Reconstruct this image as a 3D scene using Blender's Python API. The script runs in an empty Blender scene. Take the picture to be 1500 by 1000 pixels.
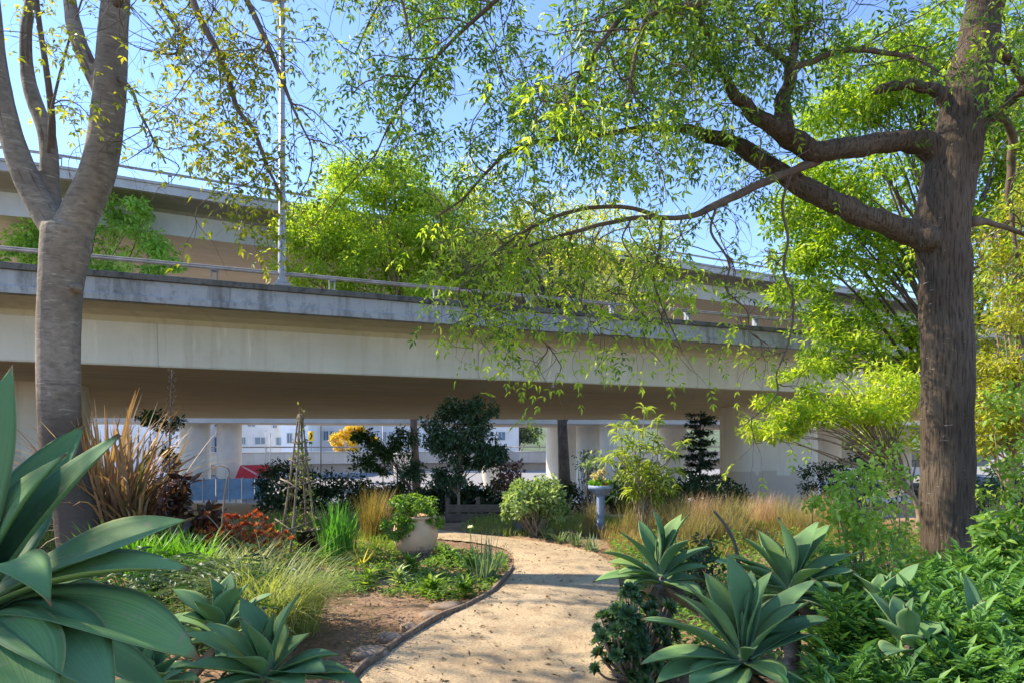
import bpy, math, random
import numpy as np
from mathutils import Vector, noise as mnoise

rng = np.random.default_rng(11)
random.seed(11)
sc = bpy.context.scene
COL = sc.collection
F, H, HY = 917.0, 1.5, 650.0        # focal length in photo pixels, eye height, horizon row


def P(px, py, d):
    return np.array([(px - 750) / F * d, d, H - (py - HY) / F * d])


def sstep(a, b, x):
    t = np.clip((np.asarray(x, float) - a) / (b - a), 0, 1)
    return t * t * (3 - 2 * t)


def gz(x, y):
    x = np.asarray(x, float); y = np.asarray(y, float)
    near = 1 - sstep(14, 40, y)
    lump = 0.035 * np.sin(x * 1.3 + 0.7) * np.sin(y * 1.1) + 0.02 * np.sin(x * 3.1 + y * 2.3)
    return -1.1 * sstep(11, 25, y) - 3.4 * sstep(24, 62, y) + lump * near


def G(px, py):
    """point of the ground seen at a photo pixel"""
    lo, hi = 1.0, 400.0
    for _ in range(60):
        m = 0.5 * (lo + hi)
        q = P(px, py, m)
        if q[2] > float(gz(q[0], q[1])): lo = m
        else: hi = m
    q = P(px, py, lo); q[2] = float(gz(q[0], q[1]))
    return q


def at(px, d):
    """ground point straight below a photo column at depth d"""
    x = (px - 750) / F * d
    return np.array([x, d, float(gz(x, d))])


def unit(v):
    v = np.asarray(v, float)
    return v / np.maximum(np.linalg.norm(v, axis=-1, keepdims=True), 1e-9)


def rdir(n, up=0.0):
    v = rng.normal(size=(n, 3)); v[:, 2] += up
    return unit(v)


def cr(pts, n=8):
    """Catmull-Rom through rows of pts"""
    p = np.asarray(pts, float)
    q = np.vstack([2 * p[0] - p[1], p, 2 * p[-1] - p[-2]])
    out = []
    t = np.linspace(0, 1, n, endpoint=False)[:, None]
    for i in range(1, len(q) - 2):
        a, b, c, d = q[i - 1], q[i], q[i + 1], q[i + 2]
        out.append(0.5 * (2 * b + (c - a) * t + (2 * a - 5 * b + 4 * c - d) * t ** 2 + (3 * b - a - 3 * c + d) * t ** 3))
    out.append(p[-1:])
    return np.vstack(out)


class Geo:
    def __init__(s):
        s.V, s.Q, s.T, s.UV, s.n = [], [], [], [], 0

    def add(s, V, Q=None, T=None, UV=None):
        V = np.asarray(V, float).reshape(-1, 3)
        if Q is not None and len(Q): s.Q.append(np.asarray(Q, int).reshape(-1, 4) + s.n)
        if T is not None and len(T): s.T.append(np.asarray(T, int).reshape(-1, 3) + s.n)
        s.V.append(V)
        s.UV.append(np.zeros((len(V), 2)) if UV is None else np.asarray(UV, float).reshape(-1, 2))
        s.n += len(V)
        return s

    # ---- solids
    def box(s, c, size, rz=0.0, taper=1.0):
        h = np.array(size) / 2.0
        v = np.array([[x, y, z] for z in (-1, 1) for y in (-1, 1) for x in (-1, 1)], float)
        v[4:, :2] *= taper
        v *= h
        ca, sa = math.cos(rz), math.sin(rz)
        v = np.stack([v[:, 0] * ca - v[:, 1] * sa, v[:, 0] * sa + v[:, 1] * ca, v[:, 2]], 1) + np.asarray(c, float)
        return s.add(v, [[0, 2, 3, 1], [4, 5, 7, 6], [0, 1, 5, 4], [2, 6, 7, 3], [0, 4, 6, 2], [1, 3, 7, 5]])

    def bbox(s, c, size, rz=0.0, b=0.02):
        """box with chamfered vertical and top edges"""
        w, d, h = np.array(size) / 2.0
        b = min(b, w * .9, d * .9, h * .9)
        ring = lambda ww, dd, bb: [[-ww + bb, -dd], [ww - bb, -dd], [ww, -dd + bb], [ww, dd - bb], [ww - bb, dd], [-ww + bb, dd], [-ww, dd - bb], [-ww, -dd + bb]]
        rs = [(ring(w - b, d - b, b * .5), -h), (ring(w, d, b), -h + b), (ring(w, d, b), h - b), (ring(w - b, d - b, b * .5), h)]
        v = np.array([[x, y, z] for r, z in rs for x, y in r])
        ca, sa = math.cos(rz), math.sin(rz)
        v = np.stack([v[:, 0] * ca - v[:, 1] * sa, v[:, 0] * sa + v[:, 1] * ca, v[:, 2]], 1) + np.asarray(c, float)
        q = [[i * 8 + j, i * 8 + (j + 1) % 8, i * 8 + 8 + (j + 1) % 8, i * 8 + 8 + j] for i in range(3) for j in range(8)]
        q += [[0, 3, 2, 1], [0, 5, 4, 3], [0, 7, 6, 5]]
        q += [[24, 25, 26, 27], [24, 27, 28, 29], [24, 29, 30, 31]]
        return s.add(v, q)

    def lathe(s, prof, c=(0, 0, 0), n=24, sx=1.0, sy=1.0):
        prof = np.asarray(prof, float); k = len(prof)
        a = np.linspace(0, 2 * np.pi, n, endpoint=False)
        v = np.stack([prof[:, None, 0] * np.cos(a) * sx, prof[:, None, 0] * np.sin(a) * sy, prof[:, None, 1] + 0 * a], -1).reshape(-1, 3) + np.asarray(c, float)
        q = [[i * n + j, i * n + (j + 1) % n, (i + 1) * n + (j + 1) % n, (i + 1) * n + j] for i in range(k - 1) for j in range(n)]
        return s.add(v, q)

    def tube(s, pts, rad, sides=8, cap=True):
        p = np.asarray(pts, float); r = np.broadcast_to(np.asarray(rad, float), (len(p),))
        s.tubes(p[None], r[None], sides)
        if cap:
            k = len(p); b = s.n - k * sides
            for ring, rev in ((0, True), (k - 1, False)):
                idx = [ring * sides + j for j in range(sides)]
                c = s.n
                s.V.append(p[ring][None]); s.UV.append(np.zeros((1, 2)))
                s.T.append(np.array([[c, b + idx[(j + 1) % sides], b + idx[j]] if rev else [c, b + idx[j], b + idx[(j + 1) % sides]] for j in range(sides)]))
                s.n += 1
        return s

    def tubes(s, Pn, R, sides=4):
        """N polylines of K points at once"""
        Pn = np.asarray(Pn, float); N, K, _ = Pn.shape
        T = unit(np.gradient(Pn, axis=1))
        m = unit(T.mean(1))
        ref = np.where(np.abs(m[:, 2:3]) < 0.8, np.array([[0, 0, 1.0]]), np.array([[1.0, 0.13, 0]]))[:, None]
        A = unit(np.cross(T, ref)); B = np.cross(T, A)
        a = np.linspace(0, 2 * np.pi, sides, endpoint=False)
        V = Pn[:, :, None] + R[:, :, None, None] * (A[:, :, None] * np.cos(a)[:, None] + B[:, :, None] * np.sin(a)[:, None])
        idx = np.arange(N * K * sides).reshape(N, K, sides)
        nx = np.roll(idx, -1, 2)
        Q = np.stack([idx[:, :-1], nx[:, :-1], nx[:, 1:], idx[:, 1:]], -1).reshape(-1, 4)
        return s.add(V, Q)

    # ---- plants
    def leaves(s, B, D, U, L, W, fold=0.18, droop=0.12, fine=False):
        B = np.asarray(B, float).reshape(-1, 3); n = len(B)
        D = unit(np.broadcast_to(D, (n, 3))); U = np.broadcast_to(U, (n, 3))
        S = unit(np.cross(D, U) + 1e-6); N = np.cross(S, D)
        L = np.broadcast_to(L, (n,))[:, None, None]; W = np.broadcast_to(W, (n,))[:, None, None]
        if fine:
            t = np.array([[0, 0, 0], [.3, 0, -.0], [.66, 0, -.2 * droop], [1, 0, -droop], [.28, .42, fold], [.62, .40, fold * .8 - .2 * droop], [.28, -.42, fold], [.62, -.40, fold * .8 - .2 * droop]])
            q = np.array([[6, 7, 2, 1], [1, 2, 5, 4]]); tr = np.array([[0, 6, 1], [0, 1, 4], [7, 3, 2], [2, 3, 5]])
        else:
            t = np.array([[0, 0, 0], [.45, -.5, fold], [1, 0, -droop], [.45, .5, fold]])
            q = None; tr = np.array([[0, 1, 2], [0, 2, 3]])
        k = len(t)
        V = B[:, None] + D[:, None] * t[None, :, 0:1] * L + S[:, None] * t[None, :, 1:2] * W + N[:, None] * (t[None, :, 2:3] * np.where(t[None, :, 2:3] < 0, L, W))
        off = (np.arange(n) * k)[:, None, None]
        return s.add(V, None if q is None else (off + q[None]).reshape(-1, 4), (off + tr[None]).reshape(-1, 3))

    def compound(s, B, D, U, LR, nl, LL, LW, spread=0.95, sag=0.35, tip=True, fine=False):
        """pinnate leaves: nl pairs of leaflets on a drooping rachis"""
        B = np.asarray(B, float).reshape(-1, 3); n = len(B)
        D = unit(np.broadcast_to(D, (n, 3))); U = np.broadcast_to(U, (n, 3))
        S = unit(np.cross(D, U) + 1e-6); N = np.cross(S, D)
        LR = np.broadcast_to(LR, (n,))[:, None]
        pos = lambda t: B + D * LR * t + np.array([0, 0, -1.0]) * LR * sag * t * t
        for k in range(nl):
            t = 0.25 + 0.7 * k / max(nl - 1, 1)
            sc_ = 1 - 0.25 * abs(t - 0.5)
            for sg in (-1, 1):
                dd = unit(D * math.cos(spread) + S * sg * math.sin(spread) + np.array([0, 0, -0.25]) + rng.normal(size=(n, 3)) * .16)
                s.leaves(pos(t), dd, N + rng.normal(size=(n, 3)) * .25, LL * sc_ * rng.uniform(.8, 1.15, n), LW * sc_, fine=fine)
        if tip:
            s.leaves(pos(1.0), unit(D + np.array([0, 0, -sag])), N, LL * rng.uniform(.85, 1.2, n), LW, fine=fine)
        return s

    def blades(s, B, az, lean, L, W, bend, segs=5, fold=0.0):
        B = np.asarray(B, float).reshape(-1, 3); n = len(B)
        az, lean, L, W, bend = [np.broadcast_to(np.asarray(v, float), (n,)) for v in (az, lean, L, W, bend)]
        h = np.stack([np.cos(az), np.sin(az), 0 * az], 1); sd = np.stack([-np.sin(az), np.cos(az), 0 * az], 1)
        p = B.copy(); rings = []
        for i in range(segs + 1):
            t = i / segs
            a = lean + bend * t ** 1.5
            w = W * (0.75 + 0.5 * t) * (1 - t ** 2.2) * .9 + W * .04
            nrm = -h * np.cos(a)[:, None] + np.array([0, 0, 1.0]) * np.sin(a)[:, None]
            rings.append(np.stack([p - sd * w[:, None] / 2 + nrm * (fold * w)[:, None], p, p + sd * w[:, None] / 2 + nrm * (fold * w)[:, None]], 1) if fold else np.stack([p - sd * w[:, None] / 2, p + sd * w[:, None] / 2], 1))
            p = p + (h * np.sin(a)[:, None] + np.array([0, 0, 1.0]) * np.cos(a)[:, None]) * (L / segs)[:, None]
        V = np.stack(rings, 1); c = V.shape[2]
        idx = np.arange(n * (segs + 1) * c).reshape(n, segs + 1, c)
        Q = np.concatenate([np.stack([idx[:, :-1, j], idx[:, :-1, j + 1], idx[:, 1:, j + 1], idx[:, 1:, j]], -1).reshape(-1, 4) for j in range(c - 1)])
        return s.add(V, Q)

    def mesh(s, name, off=(0, 0, 0), smooth=True, uv=False):
        V = np.vstack(s.V) - np.asarray(off, float)
        Q = np.vstack(s.Q) if s.Q else np.zeros((0, 4), int)
        T = np.vstack(s.T) if s.T else np.zeros((0, 3), int)
        me = bpy.data.meshes.new(name)
        me.vertices.add(len(V)); me.vertices.foreach_set('co', V.astype(np.float32).ravel())
        loops = np.concatenate([Q.ravel(), T.ravel()]).astype(np.int32)
        me.loops.add(len(loops)); me.loops.foreach_set('vertex_index', loops)
        starts = np.concatenate([np.arange(len(Q)) * 4, len(Q) * 4 + np.arange(len(T)) * 3]).astype(np.int32)
        me.polygons.add(len(starts)); me.polygons.foreach_set('loop_start', starts)
        me.polygons.foreach_set('use_smooth', np.full(len(starts), smooth))
        if uv:
            l = me.uv_layers.new(name='UVMap')
            l.data.foreach_set('uv', np.vstack(s.UV)[loops].astype(np.float32).ravel())
        me.update(calc_edges=True); me.validate()
        return me


ORIGIN = {}


def tag(o, label=None, cat=None, group=None, kind=None):
    for k, v in (('label', label), ('category', cat), ('group', group), ('kind', kind)):
        if v: o[k] = v
    return o


def thing(name, label, cat, loc, group=None):
    o = bpy.data.objects.new(name, None); COL.objects.link(o)
    o.empty_display_size = .2
    o.location = tuple(map(float, loc)); ORIGIN[o.name] = np.asarray(loc, float)
    return tag(o, label, cat, group)


def org(o):
    return ORIGIN[o.name]


def part(name, geo, mat, parent, smooth=True, uv=False, label=None):
    """a mesh under its thing (or a sub-part under its part)"""
    off = ORIGIN[parent.name]
    me = geo if isinstance(geo, bpy.types.Mesh) else geo.mesh(name, off, smooth, uv)
    me.materials.append(mat)
    o = bpy.data.objects.new(name, me); COL.objects.link(o); o.parent = parent
    ORIGIN[o.name] = off
    if label: o['label'] = label
    return o


def solo(name, geo, mat, label, cat, loc, group=None, kind=None, smooth=True, uv=False):
    me = geo.mesh(name, loc, smooth, uv); me.materials.append(mat)
    o = bpy.data.objects.new(name, me); COL.objects.link(o); o.location = tuple(map(float, loc))
    ORIGIN[o.name] = np.asarray(loc, float)
    return tag(o, label, cat, group, kind)


def copy_thing(root, loc, rz=0.0, s=1.0, label=None):
    def rec(o, parent):
        c = o.copy(); COL.objects.link(c)
        if parent: c.parent = parent
        for ch in list(o.children): rec(ch, c)
        return c
    c = rec(root, None)
    c.location = tuple(map(float, loc)); c.rotation_euler = (0, 0, rz); c.scale = (s, s, s)
    if label: c['label'] = label
    return c


def union_mesh(geo, name, off, voxel=0.02, smooth=5, rough=0.0, rscale=6.0, fiss=0.0):
    """closed tubes melted into one continuous surface"""
    me = geo.mesh('melt', off)
    o = bpy.data.objects.new('melt', me); COL.objects.link(o)
    m = o.modifiers.new('r', 'REMESH'); m.mode = 'VOXEL'; m.voxel_size = voxel
    k = o.modifiers.new('s', 'SMOOTH'); k.factor = .5; k.iterations = smooth
    dg = bpy.context.evaluated_depsgraph_get()
    out = bpy.data.meshes.new_from_object(o.evaluated_get(dg)); out.name = name
    bpy.data.objects.remove(o); bpy.data.meshes.remove(me)
    n = len(out.vertices)
    if rough:
        co = np.empty(n * 3, np.float32); out.vertices.foreach_get('co', co); co = co.reshape(-1, 3)
        no = np.empty(n * 3, np.float32); out.vertices.foreach_get('normal', no); no = no.reshape(-1, 3)
        d = np.array([mnoise.noise(Vector((p[0] * rscale, p[1] * rscale, p[2] * rscale * .45))) + .5 * mnoise.noise(Vector((p[0] * rscale * 3, p[1] * rscale * 3, p[2] * rscale))) for p in co])
        if fiss:
            f_ = np.array([mnoise.noise(Vector((p[0] * 17, p[1] * 17, p[2] * 2.4))) + .6 * mnoise.noise(Vector((p[0] * 31, p[1] * 31, p[2] * 5))) for p in co])
            d = d - np.abs(f_) * (fiss / rough) + .25 * fiss / rough
        co = co + no * (d * rough)[:, None]
        out.vertices.foreach_set('co', co.astype(np.float32).ravel())
    out.polygons.foreach_set('use_smooth', np.ones(len(out.polygons), bool))
    out.update()
    return out
# ------------------------------------------------------------------ materials
def nodes(name):
    m = bpy.data.materials.new(name); m.use_nodes = True
    nt = m.node_tree; nt.nodes.clear()
    return m, nt


class NT:
    def __init__(s, name):
        s.m, s.t = nodes(name)
        s.out = s.n('ShaderNodeOutputMaterial')
        s.tc = s.n('ShaderNodeTexCoord')

    def n(s, kind, **kw):
        x = s.t.nodes.new(kind)
        for k, v in kw.items(): setattr(x, k, v)
        return x

    def l(s, a, b): s.t.links.new(a, b)

    def map(s, scale=(1, 1, 1), loc=(0, 0, 0), rot=(0, 0, 0), src='Object'):
        m = s.n('ShaderNodeMapping')
        m.inputs['Scale'].default_value = scale; m.inputs['Location'].default_value = loc
        src_ = s.tc.outputs[src]
        if any(rot):
            r0 = s.n('ShaderNodeMapping'); r0.inputs['Rotation'].default_value = rot; s.l(src_, r0.inputs['Vector']); src_ = r0.outputs[0]
        s.l(src_, m.inputs['Vector'])
        return m.outputs[0]

    def noise(s, scale, stretch=(1, 1, 1), detail=5.0, rough=.55, loc=(0, 0, 0), rot=(0, 0, 0)):
        x = s.n('ShaderNodeTexNoise'); x.inputs['Scale'].default_value = scale
        x.inputs['Detail'].default_value = detail; x.inputs['Roughness'].default_value = rough
        s.l(s.map(stretch, loc, rot), x.inputs['Vector'])
        return x.outputs[0]

    def ramp(s, fac, stops, interp='LINEAR'):
        r = s.n('ShaderNodeValToRGB'); e = r.color_ramp.elements
        r.color_ramp.interpolation = interp
        while len(e) < len(stops): e.new(.5)
        for x, (p, c) in zip(e, stops):
            x.position = p; x.color = (*c, 1) if not np.isscalar(c) else (c, c, c, 1)
        s.l(fac, r.inputs[0])
        return r.outputs[0]

    def mix(s, fac, a, b, mode='MIX'):
        x = s.n('ShaderNodeMix', data_type='RGBA', blend_type=mode)
        for sock, v in ((x.inputs[0], fac), (x.inputs[6], a), (x.inputs[7], b)):
            if isinstance(v, (int, float)): sock.default_value = v
            elif isinstance(v, tuple): sock.default_value = (*v, 1)
            else: s.l(v, sock)
        return x.outputs[2]

    def bump(s, h, strength=.3, dist=.02, nrm=None):
        b = s.n('ShaderNodeBump'); b.inputs['Strength'].default_value = strength; b.inputs['Distance'].default_value = dist
        s.l(h, b.inputs['Height'])
        if nrm is not None: s.l(nrm, b.inputs['Normal'])
        return b.outputs[0]

    def bsdf(s, col, rough=.8, nrm=None, spec=.3, metal=0.0):
        b = s.n('ShaderNodeBsdfPrincipled')
        if isinstance(col, tuple): b.inputs['Base Color'].default_value = (*col, 1)
        else: s.l(col, b.inputs['Base Color'])
        if isinstance(rough, float): b.inputs['Roughness'].default_value = rough
        else: s.l(rough, b.inputs['Roughness'])
        b.inputs['Specular IOR Level'].default_value = spec; b.inputs['Metallic'].default_value = metal
        if nrm is not None: s.l(nrm, b.inputs['Normal'])
        return b.outputs[0]

    def done(s, sh):
        s.l(sh, s.out.inputs[0]); return s.m


def leafmat(name, stops, trans=.42, tcol=None, rough=.45, spec=.35, nscale=2.5):
    """foliage: colour varies leaf by leaf and in drifts; light comes through"""
    k = NT(name)
    g = k.n('ShaderNodeNewGeometry')
    n = k.noise(nscale, detail=2.0)
    f = k.n('ShaderNodeMath', operation='MULTIPLY_ADD'); k.l(g.outputs['Random Per Island'], f.inputs[0]); f.inputs[1].default_value = .65
    m = k.n('ShaderNodeMath', operation='MULTIPLY_ADD'); k.l(n, m.inputs[0]); m.inputs[1].default_value = .9; m.inputs[2].default_value = -.28
    oi = k.n('ShaderNodeObjectInfo'); m0 = k.n('ShaderNodeMath', operation='MULTIPLY_ADD'); k.l(oi.outputs['Random'], m0.inputs[0]); m0.inputs[1].default_value = .30; m0.inputs[2].default_value = -.43; k.l(m0.outputs[0], m.inputs[2])
    k.l(m.outputs[0], f.inputs[2])
    c = k.ramp(f.outputs[0], stops)
    a = k.bsdf(c, rough, spec=spec)
    t = k.n('ShaderNodeBsdfTranslucent')
    tc_ = k.mix(1.0, c, tcol or (2.05, 2.0, .95), 'MULTIPLY')
    k.l(tc_, t.inputs[0])
    x = k.n('ShaderNodeMixShader'); x.inputs[0].default_value = trans
    k.l(a, x.inputs[1]); k.l(t.outputs[0], x.inputs[2])
    return k.done(x.outputs[0])


def plain(name, col, rough=.6, var=.25, scale=6.0, bump=.15, metal=0.0, spec=.3, stretch=(1, 1, 1)):
    k = NT(name)
    n = k.noise(scale, stretch)
    c = k.mix(k.ramp(n, [(.3, 0), (.7, 1)]), tuple(x * (1 - var) for x in col), tuple(min(1, x * (1 + var * .6)) for x in col))
    n2 = k.noise(scale * 9, stretch, 3.0)
    return k.done(k.bsdf(c, rough, k.bump(n2, bump, .01), spec, metal))


def concrete(name, col, dark, streak=1.0, warm=None, formlines=0.0, rot=0.0, stain=.5, lichen=0.0, joints=0.0):
    k = NT(name)
    n = k.noise(.55, detail=8.0)
    c = k.mix(k.ramp(n, [(.32, 0), (.68, 1)]), tuple(x * .80 for x in col), col)
    st = k.noise(2.6, (1.6, 1.6, .07), 6.0, .62)                 # rain streaks
    c = k.mix(k.ramp(st, [(.5, 0), (.72, stain * streak)]), c, dark)
    bl = k.noise(1.7, detail=9.0, rough=.7, loc=(4, 2, 7))
    c = k.mix(k.ramp(bl, [(.55, 0), (.8, .5 * stain)]), c, tuple(x * .75 for x in dark))
    h = k.noise(28, detail=6.0)
    if warm:
        w = k.noise(.22, detail=3.0, loc=(9, 1, 0))
        c = k.mix(k.ramp(w, [(.3, .15), (.75, .9)]), c, warm)
    if formlines:
        f = k.noise(1.0, (.16, 5.5, 1), 5.0, .6, rot=(0, 0, rot))
        c = k.mix(k.ramp(f, [(.3, formlines), (.62, 0)]), c, tuple(x * .55 for x in (warm or col)))
        f2 = k.noise(1.0, (.08, 16, 1), 3.0, .5, rot=(0, 0, rot))
        c = k.mix(k.ramp(f2, [(.35, formlines * .6), (.5, 0)]), c, tuple(x * .7 for x in (warm or col)))
    if joints:
        sx_ = k.n('ShaderNodeSeparateXYZ'); k.l(k.tc.outputs['Object'], sx_.inputs[0])
        md = k.n('ShaderNodeMath', operation='PINGPONG'); k.l(sx_.outputs[0], md.inputs[0]); md.inputs[1].default_value = joints
        c = k.mix(k.ramp(md.outputs[0], [(.004, .75), (.012, 0)]), c, tuple(x * .45 for x in col))
        run = k.noise(3.5, (2.4, 2.4, .12), 4.0, .6, loc=(7, 7, 1))
        c = k.mix(k.ramp(run, [(.62, 0), (.70, .55 * stain)]), c, tuple(min(1, x * 1.35) for x in col))   # lime runs
    if lichen:
        q = k.noise(5.5, (1, 1, .8), 8.0, .75, loc=(1, 5, 3))
        c = k.mix(k.ramp(q, [(.5, 0), (.62, lichen)]), c, (.045, .047, .042))
    sp = k.noise(90, detail=2.0)
    c = k.mix(k.ramp(sp, [(.3, .18), (.45, 0)]), c, tuple(x * .5 for x in col))
    return k.done(k.bsdf(c, .88, k.bump(h, .25, .012), .2))


def barkmat(name, c1, c2, c3, stretch=(9, 9, 1.6), bump=.7, rings=0.0, marks=0.0, low=None, fis=.85, blot=.75):
    k = NT(name)
    n = k.noise(1.0, (1.2, 1.2, .8), 6.0)
    c = k.mix(k.ramp(n, [(.35, 0), (.66, 1)]), c1, c2)
    f = k.noise(3.2, stretch, 7.0, .65)
    c = k.mix(k.ramp(f, [(.36, fis), (.55, 0)]), c, c3)
    h = f
    if rings:
        r = k.noise(1.0, (2.2, 2.2, 15), 4.0, .6, loc=(3, 3, 0))
        c = k.mix(k.ramp(r, [(.30, rings), (.41, 0)]), c, c3)
        r2 = k.noise(1.0, (5, 5, 34), 3.0, .6, loc=(1, 7, 0))
        c = k.mix(k.ramp(r2, [(.60, 0), (.68, rings * .7)]), c, tuple(min(1, x * 1.5) for x in c2))
        b = k.noise(2.1, detail=6.0, loc=(8, 0, 2))
        c = k.mix(k.ramp(b, [(.56, 0), (.68, blot)]), c, tuple(x * 1.25 for x in c3))
    if marks:
        q = k.noise(1.0, (7, 7, 46), 3.0, .6, loc=(2, 9, 4))
        c = k.mix(k.ramp(q, [(.69, 0), (.73, marks)]), c, (.42, .40, .38))
    if low:
        s_ = k.n('ShaderNodeSeparateXYZ'); k.l(k.tc.outputs['Object'], s_.inputs[0])
        nn = k.noise(2.5, detail=7.0)
        a = k.n('ShaderNodeMath', operation='MULTIPLY_ADD'); k.l(nn, a.inputs[0]); a.inputs[1].default_value = 1.8; k.l(s_.outputs[2], a.inputs[2])
        d = k.n('ShaderNodeMath', operation='DIVIDE'); k.l(a.outputs[0], d.inputs[0]); d.inputs[1].default_value = 4.0
        c = k.mix(k.ramp(d.outputs[0], [(.60, .9), (.80, 0)]), c, low)
    fine = k.noise(14, (stretch[0] * .3, stretch[1] * .3, stretch[2] * .3), 5.0)
    return k.done(k.bsdf(c, .9, k.bump(h, bump, .03, k.bump(fine, .35, .01)), .15))


WEB_ROT = math.atan(.385)
m_soil = None
MC = {}
MC['web'] = concrete('aged_concrete', (.72, .69, .59), (.50, .46, .37), formlines=0, stain=.6, joints=3.05)
MC['parapet'] = concrete('weathered_concrete', (.43, .45, .47), (.10, .10, .095), stain=.75, lichen=.36, joints=1.9)
MC['coping'] = concrete('mossy_concrete', (.17, .165, .15), (.06, .06, .052), stain=.9, lichen=.8)
MC['soffit'] = concrete('formed_soffit_concrete', (.90, .76, .50), (.62, .49, .30), streak=.3, warm=(.88, .68, .40), formlines=.5, rot=-WEB_ROT)
MC['haunch'] = concrete('stained_haunch_concrete', (.66, .60, .42), (.42, .36, .23), stain=.6)
MC['pier'] = concrete('pier_concrete', (.44, .43, .41), (.30, .29, .27), stain=.4)
MC['white'] = concrete('painted_concrete', (.86, .81, .72), (.64, .58, .49), stain=.3)
MC['beige'] = concrete('beige_concrete', (.70, .63, .54), (.5, .44, .38), stain=.3)
MC['ramp'] = concrete('grey_concrete', (.46, .46, .46), (.30, .30, .30), stain=.35)
MC['asphalt'] = plain('asphalt', (.06, .06, .062), .9, .2, 3, .2)
MC['steel'] = plain('galvanised_steel', (.28, .29, .31), .55, .3, 3, .05, .4)
MC['rustrail'] = plain('weathered_rail_paint', (.30, .275, .25), .6, .35, 5, .1, .2)
MC['pole'] = plain('lamp_pole_paint', (.36, .38, .40), .45, .15, 3, .05, .2)
MC['glassdark'] = plain('window_glass', (.10, .16, .24), .15, .2, 2, 0, 0, .6)
MC['lens'] = plain('lamp_lens', (.62, .62, .6), .3, .1, 3, 0)

# ------------------------------------------------------------------ camera and light
cam = bpy.data.cameras.new('camera'); co = bpy.data.objects.new('camera', cam); COL.objects.link(co)
cam.sensor_width = 36; cam.lens = 36 * F / 1500; cam.shift_y = (HY - 500) / 1500.0
cam.clip_start = .05; cam.clip_end = 6000
co.location = (0, 0, H); co.rotation_euler = (math.pi / 2, 0, 0)
sc.camera = co

SUN_EL = math.radians(41.0)
SUN_H = np.array([-.975, .22]); SUN_H = SUN_H / np.linalg.norm(SUN_H)
to_sun = Vector((SUN_H[0] * math.cos(SUN_EL), SUN_H[1] * math.cos(SUN_EL), math.sin(SUN_EL)))
w = bpy.data.worlds.new('World'); sc.world = w; w.use_nodes = True
nt = w.node_tree; bg = nt.nodes['Background']
sky = nt.nodes.new('ShaderNodeTexSky'); sky.sky_type = 'NISHITA'; sky.sun_disc = False
sky.sun_elevation = SUN_EL; sky.sun_rotation = math.atan2(SUN_H[0], SUN_H[1])
sky.air_density = 1.0; sky.dust_density = 0.0; sky.ozone_density = 5.0; sky.altitude = 300
hs = nt.nodes.new('ShaderNodeHueSaturation'); hs.inputs['Saturation'].default_value = 1.0; hs.inputs['Hue'].default_value = .506
nt.links.new(sky.outputs[0], hs.inputs['Color']); nt.links.new(hs.outputs[0], bg.inputs[0]); bg.inputs[1].default_value = .14
sl = bpy.data.lights.new('sun', 'SUN'); sl.energy = 3.7; sl.angle = math.radians(.55); sl.color = (1, .88, .70)
so = bpy.data.objects.new('sun', sl); COL.objects.link(so)
so.rotation_euler = (-to_sun).to_track_quat('-Z', 'Y').to_euler()
so.location = (-30, 12, 30)
sc.view_settings.view_transform = 'Standard'; sc.view_settings.look = 'None'; sc.view_settings.exposure = 1.52; sc.view_settings.gamma = 1
sc.render.engine = 'CYCLES'
sc.cycles.max_bounces = 8; sc.cycles.diffuse_bounces = 7; sc.cycles.transmission_bounces = 6
# ------------------------------------------------------------------ ground, path
def axis(*segs):
    out = []
    for a, b, n in segs: out.append(np.linspace(a, b, n, endpoint=False))
    return np.concatenate(out + [[segs[-1][1]]])


gx = axis((-1500, -200, 8), (-200, -40, 12), (-40, -10, 30), (-10, 10, 130), (10, 40, 30), (40, 200, 12), (200, 1500, 8))
gy = axis((-200, -20, 8), (-20, 1, 14), (1, 14, 110), (14, 45, 60), (45, 120, 20), (120, 2500, 14))
XX, YY = np.meshgrid(gx, gy)
ZZ = gz(XX, YY)
near = (np.abs(XX) < 10.5) & (YY > 1) & (YY < 14)
ZZ = ZZ - .012 + np.where(near, rng.normal(size=XX.shape) * .006, 0)
g = Geo(); nx, ny = len(gx), len(gy)
ii = np.arange(nx * ny).reshape(ny, nx)
g.add(np.stack([XX, YY, ZZ], -1), np.stack([ii[:-1, :-1], ii[:-1, 1:], ii[1:, 1:], ii[1:, :-1]], -1))
k = NT('garden_soil')
n1 = k.noise(.9, detail=8.0); n2 = k.noise(26, detail=6.0, rough=.7); n3 = k.noise(3.1, detail=7.0, loc=(5, 2, 0))
c = k.mix(k.ramp(n1, [(.35, 0), (.65, 1)]), (.22, .135, .082), (.37, .24, .15))
c = k.mix(k.ramp(n3, [(.5, 0), (.66, .75)]), c, (.115, .10, .045))
c = k.mix(k.ramp(n2, [(.35, .7), (.52, 0)]), c, (.075, .05, .035))
sy = k.n('ShaderNodeSeparateXYZ'); k.l(k.tc.outputs['Object'], sy.inputs[0])
dv = k.n('ShaderNodeMath', operation='MULTIPLY_ADD'); k.l(sy.outputs[1], dv.inputs[0]); dv.inputs[1].default_value = 1 / 100.0
nz = k.n('ShaderNodeMath', operation='MULTIPLY'); k.l(k.noise(.3), nz.inputs[0]); nz.inputs[1].default_value = .06; k.l(nz.outputs[0], dv.inputs[2])
c = k.mix(k.ramp(dv.outputs[0], [(.155, 0), (.20, .95)]), c, (.70, .60, .45))
c = k.mix(k.ramp(dv.outputs[0], [(.455, 0), (.475, 1)]), c, (.26, .25, .24))    # service road beyond      # above: dirt past the beds made pale to bounce light onto the soffit
m_soil = k.done(k.bsdf(c, .95, k.bump(n2, .7, .03), .1))
solo('ground', g, m_soil, None, None, (0, 0, 0), kind='structure')

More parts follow.
